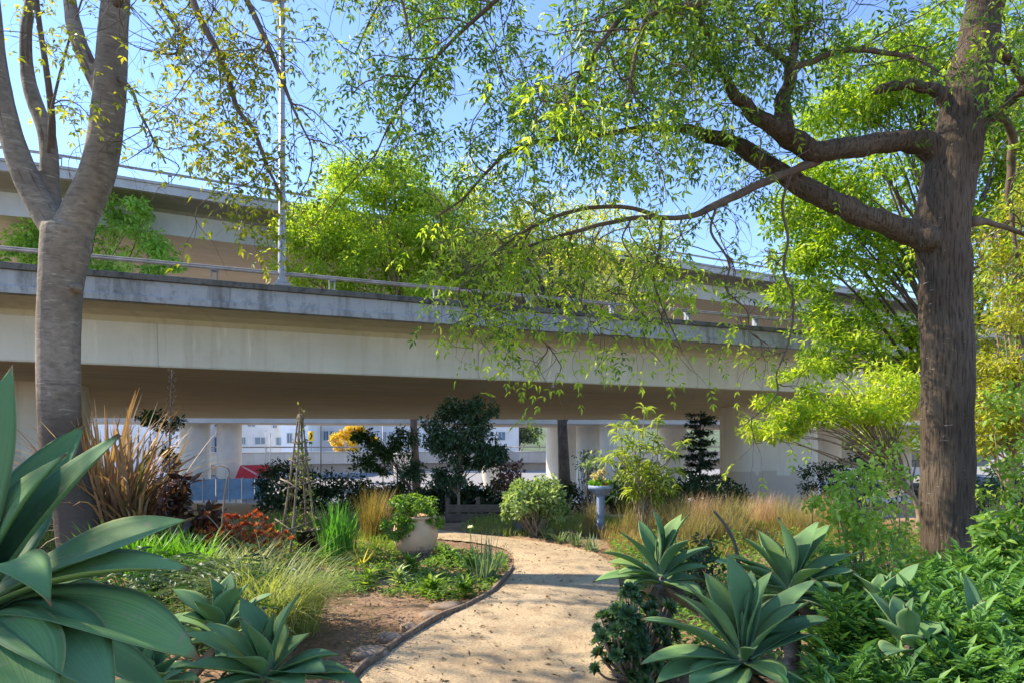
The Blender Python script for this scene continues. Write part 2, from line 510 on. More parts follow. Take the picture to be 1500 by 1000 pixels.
pl = [(520, 1000), (563, 962), (602, 933), (650, 905), (690, 887), (728, 864), (750, 838), (752, 816), (735, 803), (705, 796), (660, 791), (610, 788), (560, 786)]
pr = [(905, 1000), (903, 962), (900, 930), (905, 895), (908, 868), (905, 842), (895, 824), (872, 810), (840, 802), (795, 794), (735, 786), (670, 779), (600, 775)]
L = np.array([G(*q) for q in pl]); R = np.array([G(*q) for q in pr])
L = np.vstack([[[-.85, -3, 0], [-.92, 1.0, 0], [-.95, 2.6, 0]], L]); R = np.vstack([[[.75, -3, 0], [.70, 1.0, 0], [.66, 2.6, 0]], R])
Ls, Rs = cr(L, 10), cr(R, 10)
t = np.linspace(0, 1, 25)[None, :, None]
PV = Ls[:, None] * (1 - t) + Rs[:, None] * t
PV[:, 1:-1, 0] += 0
PV[..., 2] = gz(PV[..., 0], PV[..., 1]) + .008 + .012 * np.sin(np.pi * t[..., 0])
PV[..., 2] += rng.normal(size=PV.shape[:2]) * .0025
g = Geo(); a, b = PV.shape[:2]; ii = np.arange(a * b).reshape(a, b)
g.add(PV, np.stack([ii[:-1, :-1], ii[:-1, 1:], ii[1:, 1:], ii[1:, :-1]], -1))
k = NT('decomposed_granite')
n1 = k.noise(1.3, detail=8.0); n2 = k.noise(55, detail=5.0, rough=.75); n3 = k.noise(170, detail=3.0); n4 = k.noise(6.0, (1, .7, 1), 8.0, .7, loc=(3, 8, 0))
c = k.mix(k.ramp(n1, [(.32, 0), (.68, 1)]), (.42, .31, .18), (.53, .41, .255))
c = k.mix(k.ramp(n4, [(.48, 0), (.66, .75)]), c, (.26, .18, .11))
c = k.mix(k.ramp(n2, [(.36, .8), (.50, 0)]), c, (.17, .12, .08))
c = k.mix(k.ramp(n3, [(.60, 0), (.70, .55)]), c, (.64, .53, .40))
m_path = k.done(k.bsdf(c, .95, k.bump(n2, .55, .02, k.bump(n3, .4, .006)), .1))
solo('garden_path', g, m_path, None, None, (0, 0, 0), kind='structure')


def on_path(x, y):
    i = np.argmin(np.abs(Ls[:, 1] - y)); j = np.argmin(np.abs(Rs[:, 1] - y))
    return Ls[i, 0] < x < Rs[j, 0]


# crumbs and fallen leaves on the path and the bare soil
m_litter = leafmat('dry_leaf', [(0, (.10, .06, .03)), (.5, (.22, .14, .06)), (.8, (.30, .21, .09)), (1, (.10, .13, .03))], trans=.1)
g = Geo(); B = []
while len(B) < 3800:
    y = 2.6 + 7.2 * rng.random() ** 1.2; x = rng.uniform(-3.0, 2.4)
    if on_path(x, y) and rng.random() > .22 + .35 * (mnoise.noise(Vector((x * 1.7, y * 1.7, 0))) > .1): continue
    B.append((x, y, float(gz(x, y)) + .016 + rng.random() * .006))
B = np.array(B); n = len(B)
g.leaves(B, unit(np.stack([rng.normal(size=n), rng.normal(size=n), rng.uniform(-.05, .4, n)], 1)), np.array([0, 0, 1.0]) + rng.normal(size=(n, 3)) * .4, rng.uniform(.014, .062, n) ** 1.0, rng.uniform(.008, .026, n), fold=.3)
tag(solo('leaf_litter', g, m_litter, None, None, (0, 0, 0)), kind='stuff')
g = Geo(); B = []
while len(B) < 2600:
    y = 2.6 + 6.5 * rng.random(); x = rng.uniform(-2.2, 1.6)
    if on_path(x, y): B.append((x, y, float(gz(x, y)) + .012))
B = np.array(B); n = len(B); s_ = rng.uniform(.003, .0085, n)[:, None, None]
oc = np.array([[1, 0, 0], [0, 1, 0], [-1, 0, 0], [0, -1, 0], [0, 0, .7], [0, 0, -.7]], float)
V = B[:, None] + (oc[None] + rng.normal(size=(n, 6, 3)) * .25) * s_
tri = np.array([[0, 1, 4], [1, 2, 4], [2, 3, 4], [3, 0, 4], [1, 0, 5], [2, 1, 5], [3, 2, 5], [0, 3, 5]])
g.add(V, None, (np.arange(n) * 6)[:, None, None] + tri[None])
tag(solo('gravel', g, plain('gravel_stone', (.40, .33, .25), .9, .4, 9), None, None, (0, 0, 0), smooth=False), kind='stuff')

# timber boards along the left edge
m_wood = barkmat('weathered_board', (.22, .155, .10), (.30, .225, .155), (.11, .08, .055), (14, 2, 14), .3)
edge = Ls[[i for i in range(len(Ls)) if Ls[i, 1] > 1.6 and Ls[i, 1] < 7.6]]
cuts = [0, int(len(edge) * .36), int(len(edge) * .70), len(edge) - 1]
names = ['grey timber edging board at the near end of the gravel path', 'grey timber edging board between bare soil and the gravel path', 'grey timber edging board curving past the spiky iris clump']
for i in range(3):
    seg = edge[cuts[i]:cuts[i + 1] + 1].copy()
    seg[:, 0] -= .03
    d = unit(np.gradient(seg, axis=0)); sd = np.stack([-d[:, 1], d[:, 0], 0 * d[:, 0]], 1) * .019
    seg = seg + 0; seg[0] += d[0] * .01; seg[-1] -= d[-1] * .01
    z0 = gz(seg[:, 0], seg[:, 1])
    wob = .006 * np.sin(seg[:, 1] * 5)
    ring = np.stack([np.c_[seg[:, :2] + sd[:, :2], z0 - .04], np.c_[seg[:, :2] + sd[:, :2], z0 + .040 + wob], np.c_[seg[:, :2] + sd[:, :2] * .7, z0 + .046 + wob], np.c_[seg[:, :2] - sd[:, :2] * .7, z0 + .046 + wob], np.c_[seg[:, :2] - sd[:, :2], z0 + .040 + wob], np.c_[seg[:, :2] - sd[:, :2], z0 - .04]], 1)
    g = Geo(); m = len(seg); ii = np.arange(m * 6).reshape(m, 6); nx_ = np.roll(ii, -1, 1)
    g.add(ring, np.stack([ii[:-1], ii[1:], nx_[1:], nx_[:-1]], -1).reshape(-1, 4))
    e0, e1 = ii[0], ii[-1]
    g.Q.append(np.array([[e0[0], e0[1], e0[2], e0[3]], [e0[0], e0[3], e0[4], e0[5]], [e1[3], e1[2], e1[1], e1[0]], [e1[5], e1[4], e1[3], e1[0]]]))
    solo('edging_board', g, m_wood, names[i], 'edging board', seg[m // 2], smooth=False)

# flat stones just outside the boards
m_stone = plain('field_stone', (.29, .215, .15), .9, .4, 7, .5)
stones = [(541, 957, .16, 'flat grey stone beside the edging nearest the path mouth'), (573, 936, .12, 'small grey stone second along the edging, in the shade line'), (632, 903, .13, 'sunlit flat stone where bare soil meets the edging'), (655, 889, .15, 'sunlit flat stone just before the leafy ground cover'), (600, 921, .09, 'little pale stone between two larger edging stones')]
for px, py, r, lab in stones:
    r *= .72
    c = G(px, py)
    g = Geo(); n = 11; prof = [(.0, -.03), (.95, -.03), (1.0, .012), (.86, .036), (.5, .046), (0, .05)]
    a = np.linspace(0, 2 * np.pi, n, endpoint=False); rr = 1 + rng.normal(size=n) * .12
    v = np.array([[p[0] * r * rr[j] * math.cos(a[j]) * 1.25, p[0] * r * rr[j] * math.sin(a[j]) * .8, p[1] + (rng.normal() * .006 if p[0] > 0 else 0)] for p in prof for j in range(n)]) + c
    g.add(v, [[i * n + j, i * n + (j + 1) % n, (i + 1) * n + (j + 1) % n, (i + 1) * n + j] for i in range(5) for j in range(n)])
    solo('stone', g, m_stone, lab, 'stone', c)

# ------------------------------------------------------------------ viaducts
def sheet(g, A, B, nu=1):
    """quads between two matched polylines"""
    A = np.asarray(A, float); B = np.asarray(B, float); n = len(A)
    t = np.linspace(0, 1, nu + 1)[None, :, None]
    V = A[:, None] * (1 - t) + B[:, None] * t
    ii = np.arange(n * (nu + 1)).reshape(n, nu + 1)
    g.add(V, np.stack([ii[:-1, :-1], ii[:-1, 1:], ii[1:, 1:], ii[1:, :-1]], -1))


def viaduct(front, back, zs, web, over, par, rail, name, label, cat, mats, post_step, post_off=0.0, rails=True, coping=.12, sc_=1.0, skip_posts=()):
    """box girder seen from below: front/back are the soffit's two lower edges in plan"""
    front = np.asarray(front, float); back = np.asarray(back, float); n = len(front)
    d = unit(np.gradient(front, axis=0)); nrm = np.stack([d[:, 1], -d[:, 0]], 1)          # towards the camera
    z = lambda p, h: np.c_[p, np.full(len(p), h)]
    root = thing(name, label, cat, (front[n // 2][0], front[n // 2][1], zs))
    zt = zs + web
    # girder: soffit, web, haunch and far face
    g = Geo()
    w0 = front; w1 = front + nrm * .06 * sc_
    g2 = Geo(); sheet(g2, z(back, zs), z(front, zs), 8)
    part('soffit', g2, mats['soffit'], root, smooth=False)
    sheet(g, z(w0, zs), z(w0 + nrm * .02, zs + .03)); sheet(g, z(w0 + nrm * .02, zs + .03), z(w1, zt))
    bk = -nrm
    sheet(g, z(back + bk * .05, zt + .2 * sc_), z(back, zs))
    part('girder_web', g, mats['web'], root, smooth=False)
    g = Geo()
    pts = [w1 + nrm * (over * q - .06 * q) for q in (0, .08, .3, 1)]
    hs = [zt, zt + .10 * sc_, zt + .17 * sc_, zt + .22 * sc_]
    for i in range(3): sheet(g, z(pts[i], hs[i]), z(pts[i + 1], hs[i + 1]))
    part('haunch', g, mats['haunch'], root, smooth=True)
    zo = hs[-1]; o = pts[-1]
    g = Geo()
    sheet(g, z(o + nrm * -.02, zo + .30 * sc_), z(back, zo + .30 * sc_), 2)
    sheet(g, z(back, zo + .3 * sc_), z(back, zo + .02))
    part('road_deck', g, MC['asphalt'], root, smooth=False)
    # parapet: lip, face, back
    lip = .035 * sc_; tz = zo + par - coping
    prof = [(0, zo - .012), (lip, zo - .012), (lip, zo + .10 * sc_), (0, zo + .13 * sc_), (-.01, tz)]
    g = Geo()
    for (a0, h0), (a1, h1) in zip(prof[:-1], prof[1:]): sheet(g, z(o + nrm * a0, h0), z(o + nrm * a1, h1))
    sheet(g, z(o - nrm * .28 * sc_, tz), z(o - nrm * .28 * sc_, zo + .31 * sc_))
    sheet(g, z(o - nrm * .3 * sc_, zo - .012), z(o, zo - .012))
    part('parapet', g, mats['parapet'], root, smooth=False)
    g = Geo(); tz2 = zo + par
    prof = [(0.0, tz), (.045 * sc_, tz + .01), (.045 * sc_, tz2 - .02), (.01, tz2), (-.28 * sc_, tz2), (-.30 * sc_, tz)]
    for (a0, h0), (a1, h1) in zip(prof[:-1], prof[1:]): sheet(g, z(o + nrm * a0, h0), z(o + nrm * a1, h1))
    part('coping', g, mats['coping'], root, smooth=False)
    if rails:
        c0 = o - nrm * .13 * sc_
        seg = np.linalg.norm(np.diff(c0, axis=0), axis=1); s = np.r_[0, np.cumsum(seg)]
        rt = part('guard_rail', Geo().tubes(np.array([[[*c0[i], tz2 + rail] for i in range(n)]]), np.full((1, n), .034 * sc_), 8).tubes(np.array([[[*(c0[i] + nrm[i] * .045 * sc_), tz2 + rail * .86] for i in range(n)]]), np.full((1, n), .024 * sc_), 6), MC['rustrail'], root)
        q = post_off
        while q < s[-1] - .2:
            x = np.interp(q, s, c0[:, 0]); y = np.interp(q, s, c0[:, 1]); j = min(np.searchsorted(s, q), n - 1)
            ang = math.atan2(d[j, 1], d[j, 0])
            vis = abs(x / max(y, .1)) < .92 and y > 0
            if vis:
                g = Geo()
                for e in (-.05, .05): g.box((x + math.cos(ang) * e * sc_, y + math.sin(ang) * e * sc_, tz2 + rail * .45), (.022 * sc_, .10 * sc_, rail * .9), ang)
                g.box((x, y, tz2 + .008), (.19 * sc_, .15 * sc_, .016), ang)
                g.box((x, y, tz2 + rail * .80), (.13 * sc_, .13 * sc_, .05 * sc_), ang)
                part('rail_post', g, MC['steel'], root, smooth=False)
            q += post_step
    return root, o, tz2, nrm


# the lower viaduct right over the garden
xs = np.linspace(-28, 60, 30)
front = np.stack([xs, 14.85 + .385 * xs], 1)
bx = np.linspace(-48, 70, 30)
back = np.stack([bx, 38.05 + .094 * bx], 1)
mats_low = dict(soffit=MC['soffit'], web=MC['web'], haunch=MC['haunch'], parapet=MC['parapet'], coping=MC['coping'])
LOW, low_o, low_top, low_n = viaduct(front, back, 3.0, .82, 1.02, .50, .27, 'road_viaduct', 'low concrete road viaduct crossing above the garden with mossy parapet', 'viaduct', mats_low, 2.13, 0.25)

# its two piers in view
def pier(px, d, w, dp, zt, label, rz=0.0):
    c = at(px, d)
    g = Geo()
    def ring(ww, dd, r=.55):
        out = []
        for (sx, sy, a0) in ((1, -1, -90), (1, 1, 0), (-1, 1, 90), (-1, -1, 180)):
            for q in range(5):
                an = math.radians(a0 + q * 22.5)
                out.append([sx * (ww / 2 - r) + r * math.cos(an), sy * (dd / 2 - r) + r * math.sin(an)])
        return np.array(out)
    lev = [(c[2] - .6, 1), (zt - .35, 1.0), (zt - .28, .975), (zt + .05, .975)]
    V = []
    for z_, s_ in lev:
        r_ = ring(w * s_, dp * s_)
        r_ = np.stack([r_[:, 0] * math.cos(rz) - r_[:, 1] * math.sin(rz), r_[:, 0] * math.sin(rz) + r_[:, 1] * math.cos(rz)], 1)
        V.append(np.c_[r_ + c[:2], np.full(len(r_), z_)])
    m = len(V[0]); V = np.vstack(V)
    g.add(V, [[i * m + j, i * m + (j + 1) % m, (i + 1) * m + (j + 1) % m, (i + 1) * m + j] for i in range(3) for j in range(m)])
    return solo('bridge_pier', g, None or m_pier, label, 'pier', c)


# greyer paint-over patch with a stepped upper edge, low on the pier
k = NT('pier_concrete_patched')
n = k.noise(.7, detail=8.0)
c = k.mix(k.ramp(n, [(.3, 0), (.7, 1)]), (.68, .64, .58), (.80, .76, .69))
st = k.noise(2.6, (1.6, 1.6, .07), 6.0); c = k.mix(k.ramp(st, [(.5, 0), (.72, .4)]), c, (.27, .25, .21))
sx = k.n('ShaderNodeSeparateXYZ'); k.l(k.tc.outputs['Object'], sx.inputs[0])
vor = k.n('ShaderNodeTexVoronoi', distance='CHEBYCHEV'); vor.inputs['Scale'].default_value = 1.7; vor.inputs['Randomness'].default_value = .8
k.l(k.map((1, 1, .02)), vor.inputs['Vector'])
wv = k.n('ShaderNodeMath', operation='MULTIPLY_ADD'); k.l(vor.outputs['Color'], wv.inputs[0]); wv.inputs[1].default_value = -.42; k.l(sx.outputs[2], wv.inputs[2])
msk = k.ramp(wv.outputs[0], [(0, 1), (1, 0)], 'CONSTANT'); msk.node.color_ramp.elements[1].position = .999
sub = k.n('ShaderNodeMath', operation='LESS_THAN'); k.l(wv.outputs[0], sub.inputs[0]); sub.inputs[1].default_value = 1.22
c = k.mix(sub.outputs[0], c, (.58, .525, .46))
m_pier = k.done(k.bsdf(c, .85, k.bump(k.noise(28), .2, .01), .2))
pier(1124, 25.5, 3.45, 2.2, 3.0, 'broad concrete pier with grey painted-over patch under the low viaduct')
pier(12, 15.5, 3.3, 1.8, 3.0, 'concrete pier under the low viaduct behind the forked pale trunk', WEB_ROT)

# little sign plate bolted under the web
q = P(810, 565, 15.1)
solo('bracket', Geo().box(q, (.06, .04, .07)).box(q + np.array([0, .02, .05]), (.03, .03, .05)), MC['steel'], 'tiny metal bracket on the lower edge of the low viaduct', 'bracket', q, smooth=False)

# the upper viaduct behind
up = cr([(-60, 30.0), (-45, 36.0), (-31, 40.2), (-25, 43.0), (-17.6, 46.4), (0.5, 54.2), (18.8, 62.8), (34, 70), (60, 83), (95, 101)], 5)
dn = unit(np.gradient(up, axis=0)); ub = up + np.stack([-dn[:, 1], dn[:, 0]], 1) * 13.0
mats_up = dict(soffit=concrete('upper_soffit_concrete', (.52, .44, .33), (.30, .24, .16), warm=(.50, .41, .29), formlines=.4, rot=-.42), web=concrete('upper_web_concrete', (.50, .50, .48), (.36, .36, .33), stain=.4), haunch=concrete('upper_haunch_concrete', (.30, .28, .22), (.2, .18, .13)), parapet=concrete('upper_parapet_concrete', (.42, .42, .41), (.26, .26, .25)), coping=concrete('upper_coping_concrete', (.36, .36, .35), (.2, .2, .2)))
UP, up_o, up_top, up_n = viaduct(up, ub, 16.0, 1.45, 2.6, .75, .75, 'elevated_viaduct', 'high concrete viaduct passing behind the trees against the sky', 'viaduct', mats_up, 6.0, 3.0, coping=.2, sc_=1.9)

# pale deck just behind the low viaduct
fx = np.linspace(-40, 75, 12)
f3 = np.stack([fx, 47.0 + .094 * fx], 1)
b3 = np.stack([fx * 1.05, 47.0 + .094 * fx + 4.2 + .30 * np.maximum(fx + 16, 0) + 0.008 * np.maximum(fx - 2, 0) ** 2], 1)
mats_3 = dict(soffit=concrete('pale_soffit_concrete', (.66, .60, .52), (.5, .44, .36), stain=.3), web=MC['beige'], haunch=MC['beige'], parapet=MC['ramp'], coping=MC['ramp'])
viaduct(f3, b3, 3.02, .75, .5, .5, .3, 'connector_deck', 'pale connector deck on white round columns beyond the low viaduct', 'viaduct', mats_3, 3.0, rails=False)

cols = [(286, 47, 1.05, 3.05, 'white round column, leftmost of the row beyond the low viaduct'), (336, 47.3, .88, 3.05, 'white round column second from the flax, slimmer than its neighbour'),
        (826, 58, 1.65, 3.05, 'thick white column under the pale connector deck left of the dark trunk'), (862, 52, 1.02, 3.05, 'shaded white column just right of the dark leaning trunk'),
        (891, 49.5, .69, 3.05, 'narrow sunlit white column behind the flower-filled pedestal bowl'), (985, 60, 1.3, 3.05, 'pale blue-grey column behind the small leafy tree'),
        (1212, 60, 1.2, 3.05, 'shaded round column just right of the broad patched pier'), (1318, 62, 1.0, 3.05, 'pale column glimpsed between leaves left of the dark trunk'),
        (592, 72, 1.2, .4, 'white square-edged column under the curved ramp behind the hedge'), (722, 74, 1.3, .4, 'white column under the curved ramp beside the shaded little tree')]
for px, d, r, zt, lab in cols:
    c = at(px, d)
    g = Geo().lathe([(r, c[2] - .5), (r, zt - .12), (r * 1.03, zt - .1), (r * 1.03, zt + .1)], (c[0], c[1], 0), 28)
    solo('column', g, MC['white'], lab, 'column', c)
# raking white strut at the right
c0, c1 = P(1315, 722, 40), P(1272, 630, 40)
solo('raking_strut', Geo().tube([c0, c1], [.55, .7], 10), MC['white'], 'white raking concrete strut behind the drooping lime leaves', 'strut', c0)

# curved ramp far behind
rp = cr([(P(250, 664, 64)[0], 64), (P(360, 664, 68)[0], 68), (P(480, 660, 72)[0], 72), (P(620, 656, 75)[0], 75), (P(740, 653, 77)[0], 77), (P(860, 652, 78)[0], 78), (70, 92)], 6)
dn = unit(np.gradient(rp, axis=0)); rb = rp + np.stack([-dn[:, 1], dn[:, 0]], 1) * 9.0
mats_r = dict(soffit=MC['ramp'], web=MC['ramp'], haunch=MC['ramp'], parapet=concrete('ramp_parapet', (.60, .60, .60), (.42, .42, .42)), coping=MC['ramp'])
viaduct(rp, rb, -1.75, .75, 1.2, 1.35, .55, 'curved_ramp', 'grey curved ramp with railing far behind the low viaduct', 'ramp', mats_r, 4.0, 1.0, coping=.15, sc_=1.4)

# ------------------------------------------------------------------ street lamp on the parapet
q = None
bx_, by_ = np.interp(-4.47, low_o[:, 0], low_o[:, 0]), np.interp(-4.47, low_o[:, 0], low_o[:, 1]) + .13
b = np.array([bx_, by_, low_top])
lamp = thing('street_lamp', 'tall grey street lamp standing on the low viaduct parapet', 'street lamp', b)
part('base_plate', Geo().bbox(b + np.array([0, 0, .03]), (.30, .26, .06), WEB_ROT, .01).bbox(b + np.array([0, 0, .09]), (.2, .2, .06), WEB_ROT, .01), MC['pole'], lamp)
hgt = P(411, -18, by_)[2]
part('pole', Geo().lathe([(.074, b[2] + .1), (.071, b[2] + 1.2), (.067, b[2] + 1.22), (.043, hgt), (.0, hgt + .02)], (b[0], b[1], 0), 16), MC['pole'], lamp)
arm = part('arm', Geo().tube([(b[0], b[1], hgt - .16), (b[0] - .12, b[1] - .05, hgt - .1), (b[0] - .22, b[1] - .09, hgt - .13)], .028, 8), MC['pole'], lamp)
lum = part('luminaire', Geo().bbox((b[0] - .16, b[1] - .1, hgt - .19), (.52, .34, .14), .3, .04), plain('lamp_housing', (.42, .40, .38), .5, .1), lamp)
part('lens', Geo().bbox((b[0] - .16, b[1] - .1, hgt - .275), (.42, .26, .03), .3, .01), MC['lens'], lum)

# ------------------------------------------------------------------ far things under the viaduct
def building(px0, px1, topy, d, col, rows, wins, label, deep=14.0, wcol=None, storey=3.0):
    x0, x1 = P(px0, 0, d)[0], P(px1, 0, d)[0]; zt = P(0, topy, d)[2]; z0 = -4.7
    c = np.array([(x0 + x1) / 2, d + deep / 2, z0])
    r = thing('building', label, 'building', c)
    wl = part('wall', Geo().box((c[0], c[1], (zt + z0) / 2), (x1 - x0, deep, zt - z0)), plain('render_' + str(px0), col, .9, .12, .5, .1), r, smooth=False)
    part('roof_edge', Geo().box((c[0], c[1], zt + .12), (x1 - x0 + .5, deep + .5, .24)), plain('roof_edge_' + str(px0), tuple(x * .7 for x in col), .8, .1), r, smooth=False)
    for (a, bb, y0, y1) in wins:
        wx0, wx1 = P(a, 0, d)[0], P(bb, 0, d)[0]; wz1, wz0 = P(0, y0, d)[2], P(0, y1, d)[2]
        cx, cz, ww, wh = (wx0 + wx1) / 2, (wz0 + wz1) / 2, wx1 - wx0, wz1 - wz0
        f = Geo(); fr = .09
        f.box((cx, d - .05, wz1 + fr / 2), (ww + 2 * fr, .2, fr)).box((cx, d - .05, wz0 - fr / 2), (ww + 2 * fr, .24, fr))
        for q in (wx0 - fr / 2, wx1 + fr / 2): f.box((q, d - .052, cz), (fr, .2, wh))
        f.box((cx, d - .04, cz), (.06, .1, wh))
        wn = part('window', f, MC['lens'], r, smooth=False)
        part('pane', Geo().box((cx, d - .012, cz), (ww, .03, wh)), MC['glassdark'], wn, smooth=False)
    return r


building(352, 452, 612, 118, (.66, .64, .60), 0, [(374, 390, 640, 650), (363, 374, 617, 624), (400, 406, 618, 626), (405, 416, 640, 651), (354, 360, 640, 650), (436, 446, 640, 651), (424, 432, 618, 626)], 'pale taupe building with blue windows beyond the ramp')
building(412, 436, 614, 112, (.86, .86, .86), 0, [(421, 428, 634, 648)], 'narrow white house front beyond the ramp, beside the chevron sign')
building(448, 520, 619, 126, (.60, .58, .57), 0, [(456, 465, 630, 645), (474, 481, 631, 644), (494, 502, 631, 644), (484, 490, 631, 644), (508, 514, 631, 644)], 'long grey building under the sliver of sky, left of the yellow tree')
building(520, 760, 622, 135, (.62, .61, .60), 0, [(560, 566, 632, 645), (585, 592, 632, 645), (690, 700, 632, 644), (570, 576, 632, 645), (600, 607, 632, 645), (630, 640, 632, 645), (660, 670, 632, 644), (730, 740, 632, 644)], 'long low grey building behind the yellow tree and shaded little tree')
building(60, 268, 566, 112, (.72, .72, .74), 0, [(218, 224, 645, 660), (238, 243, 645, 662), (250, 255, 620, 634)], 'pale building behind the orange flax')
building(262, 352, 600, 124, (.72, .58, .48), 0, [(310, 318, 614, 624), (308, 318, 640, 662), (322, 326, 640, 660)], 'tan and white building seen between the two left columns')
building(1150, 1420, 662, 120, (.62, .62, .62), 0, [(1236, 1250, 660, 668), (1290, 1300, 660, 668)], 'low pale building far right behind the pier')

# hillside far away
g = Geo(); hx = np.linspace(-700, 900, 60)
top = 30 + 9 * np.sin(hx * .01 + 1) + 5 * np.sin(hx * .037)
A = np.c_[hx, np.full(60, 420.0), np.full(60, -6.0)]; B_ = np.c_[hx, np.full(60, 620.0), top * .55]
sheet(g, A, B_, 8)
solo('hills', g, plain('far_hill', (.10, .13, .07), .95, .3, .05, .3), None, None, (0, 500, 0), kind='structure')

# chevron sign and slim poles by the ramp
q = P(455.5, 638, 71.0)
sg = thing('chevron_sign', 'yellow chevron warning sign on a post by the curved ramp', 'sign', (q[0], q[1], -1.0))
part('post', Geo().tube([(q[0], q[1] + .05, -1.2), (q[0], q[1] + .05, q[2] + .6)], .05, 8), MC['steel'], sg)
pt = part('plate', Geo().bbox(q, (.62, .04, 1.1), 0, .03), plain('sign_yellow', (.85, .55, .03), .5, .05), sg)
g = Geo()
for zz in (.0,):
    g.add([[q[0] - .16, q[1] - .026, q[2] + .38], [q[0] + .02, q[1] - .026, q[2] + .38], [q[0] + .2, q[1] - .026, q[2]], [q[0] + .02, q[1] - .026, q[2]]], [[0, 3, 2, 1]])
    g.add([[q[0] + .02, q[1] - .026, q[2] - .001], [q[0] + .2, q[1] - .026, q[2] - .001], [q[0] + .02, q[1] - .026, q[2] - .38], [q[0] - .16, q[1] - .026, q[2] - .38]], [[0, 3, 2, 1]])
part('chevron', g, plain('sign_black', (.02, .02, .02), .6, .1), pt, smooth=False)
for px, d, y1, r, lab in ((470, 60, 617, .055, 'thin dark lamp pole in front of the curved ramp'), (396, 66, 635, .045, 'thin pale post rising from the ramp left of the trellis'), (389, 66, 631, .04, 'slim pale post at the left of a pair on the ramp'), (561, 70, 621, .06, 'slim pale pole above the yellow tree'), (582, 46, 676, .05, 'thin dark sign pole in front of the white ramp column')):
    c = at(px, d); t_ = P(px, y1, d)
    r_ = thing('pole', lab, 'pole', c)
    part('shaft', Geo().tube([c, t_], [r * 1.2, r * .8], 8), MC['asphalt'] if 'dark' in lab else MC['steel'], r_)
    part('cap', Geo().bbox(t_ + np.array([0, 0, .05]), (.3 if px in (470, 561) else .12, .1, .08), 0, .02), MC['steel'], r_)

# blue hoarding, red canopy, chain-link fence, vans
a_, b_ = P(278, 0, 40), P(392, 0, 41.5)
fz = -2.15
r = thing('blue_hoarding', 'blue panelled hoarding behind the red succulents', 'hoarding', (0.5 * (a_[0] + b_[0]), 41, fz))
mb = plain('hoarding_blue', (.22, .37, .58), .7, .2, 2, .1)
n = 6
for i in range(n):
    t0, t1 = i / n, (i + 1) / n - .012
    p0 = a_ * (1 - t0) + b_ * t0; p1 = a_ * (1 - t1) + b_ * t1; c = (p0 + p1) / 2
    part('panel', Geo().box((c[0], c[1], -1.42), (np.linalg.norm((p1 - p0)[:2]), .05, 1.35), math.atan2(p1[1] - p0[1], p1[0] - p0[0])), mb, r, smooth=False)
    part('post', Geo().box((p0[0], p0[1] + .08, -1.45), (.08, .08, 1.6)), MC['steel'], r, smooth=False)
q = P(375, 690, 46)
r = thing('red_canopy', 'red fabric canopy with pale stripe behind the blue hoarding', 'canopy', (q[0], q[1], -3))
w_ = 1.15
g = Geo().add([[q[0] - w_, q[1] - .9, q[2] - .45], [q[0] + w_, q[1] - .9, q[2] - .45], [q[0] + w_ * .85, q[1], q[2] + .48], [q[0] - w_, q[1], q[2] + .45], [q[0] - w_, q[1] + .9, q[2] - .45], [q[0] + w_, q[1] + .9, q[2] - .45]], [[0, 1, 2, 3], [3, 2, 5, 4]], [[0, 3, 4], [1, 5, 2]])
cn = part('fabric_roof', g, plain('red_fabric', (.55, .04, .05), .6, .15, 2), r, smooth=False)
part('stripe', Geo().add([[q[0] - w_ * .9, q[1] - .16, q[2] + .378], [q[0] - w_ * .7, q[1] - .16, q[2] + .378], [q[0] + w_ * .9, q[1] - .86, q[2] - .40], [q[0] + w_ * .6, q[1] - .86, q[2] - .40]], [[0, 3, 2, 1]]), plain('stripe_pink', (.75, .35, .35), .6, .1), cn, smooth=False)
for sx_ in (-1, 1):
    for sy_ in (-.85, .85):
        part('leg', Geo().tube([(q[0] + sx_ * w_ * .95, q[1] + sy_, -3.9), (q[0] + sx_ * w_ * .95, q[1] + sy_, q[2] - .46)], .03, 6), MC['steel'], r)
r = thing('chain_link_fence', 'grey chain-link fence with slim posts in front of the parked vans', 'fence', at(560, 52))
g = Geo(); fa, fb = at(470, 52), at(690, 54)
m_ = 40
for dx in (0, 1):
    A = np.array([fa * (1 - i / m_) + fb * (i / m_) for i in range(m_ + 1)])
    st = []
    for i in range(m_):
        p0, p1 = (A[i], A[i + 1]) if dx == 0 else (A[i + 1], A[i])
        for j in range(5):
            za, zb = j * .36, (j + 1) * .36
            st.append([p0 + np.array([0, 0, za]) if j % 2 == 0 else p1 + np.array([0, 0, za]), p1 + np.array([0, 0, zb]) if j % 2 == 0 else p0 + np.array([0, 0, zb])])
    g.tubes(np.array(st), np.full((len(st), 2), .006), 3)
part('wire_mesh', g, MC['steel'], r)
for i in range(8):
    p0 = fa * (1 - i / 7) + fb * (i / 7)
    part('post', Geo().tube([p0 - np.array([0, 0, .1]), p0 + np.array([0, 0, 1.95])], .035, 6), MC['steel'], r)
part('top_rail', Geo().tube([fa + np.array([0, 0, 1.85]), fb + np.array([0, 0, 1.85])], .022, 6), MC['steel'], r)

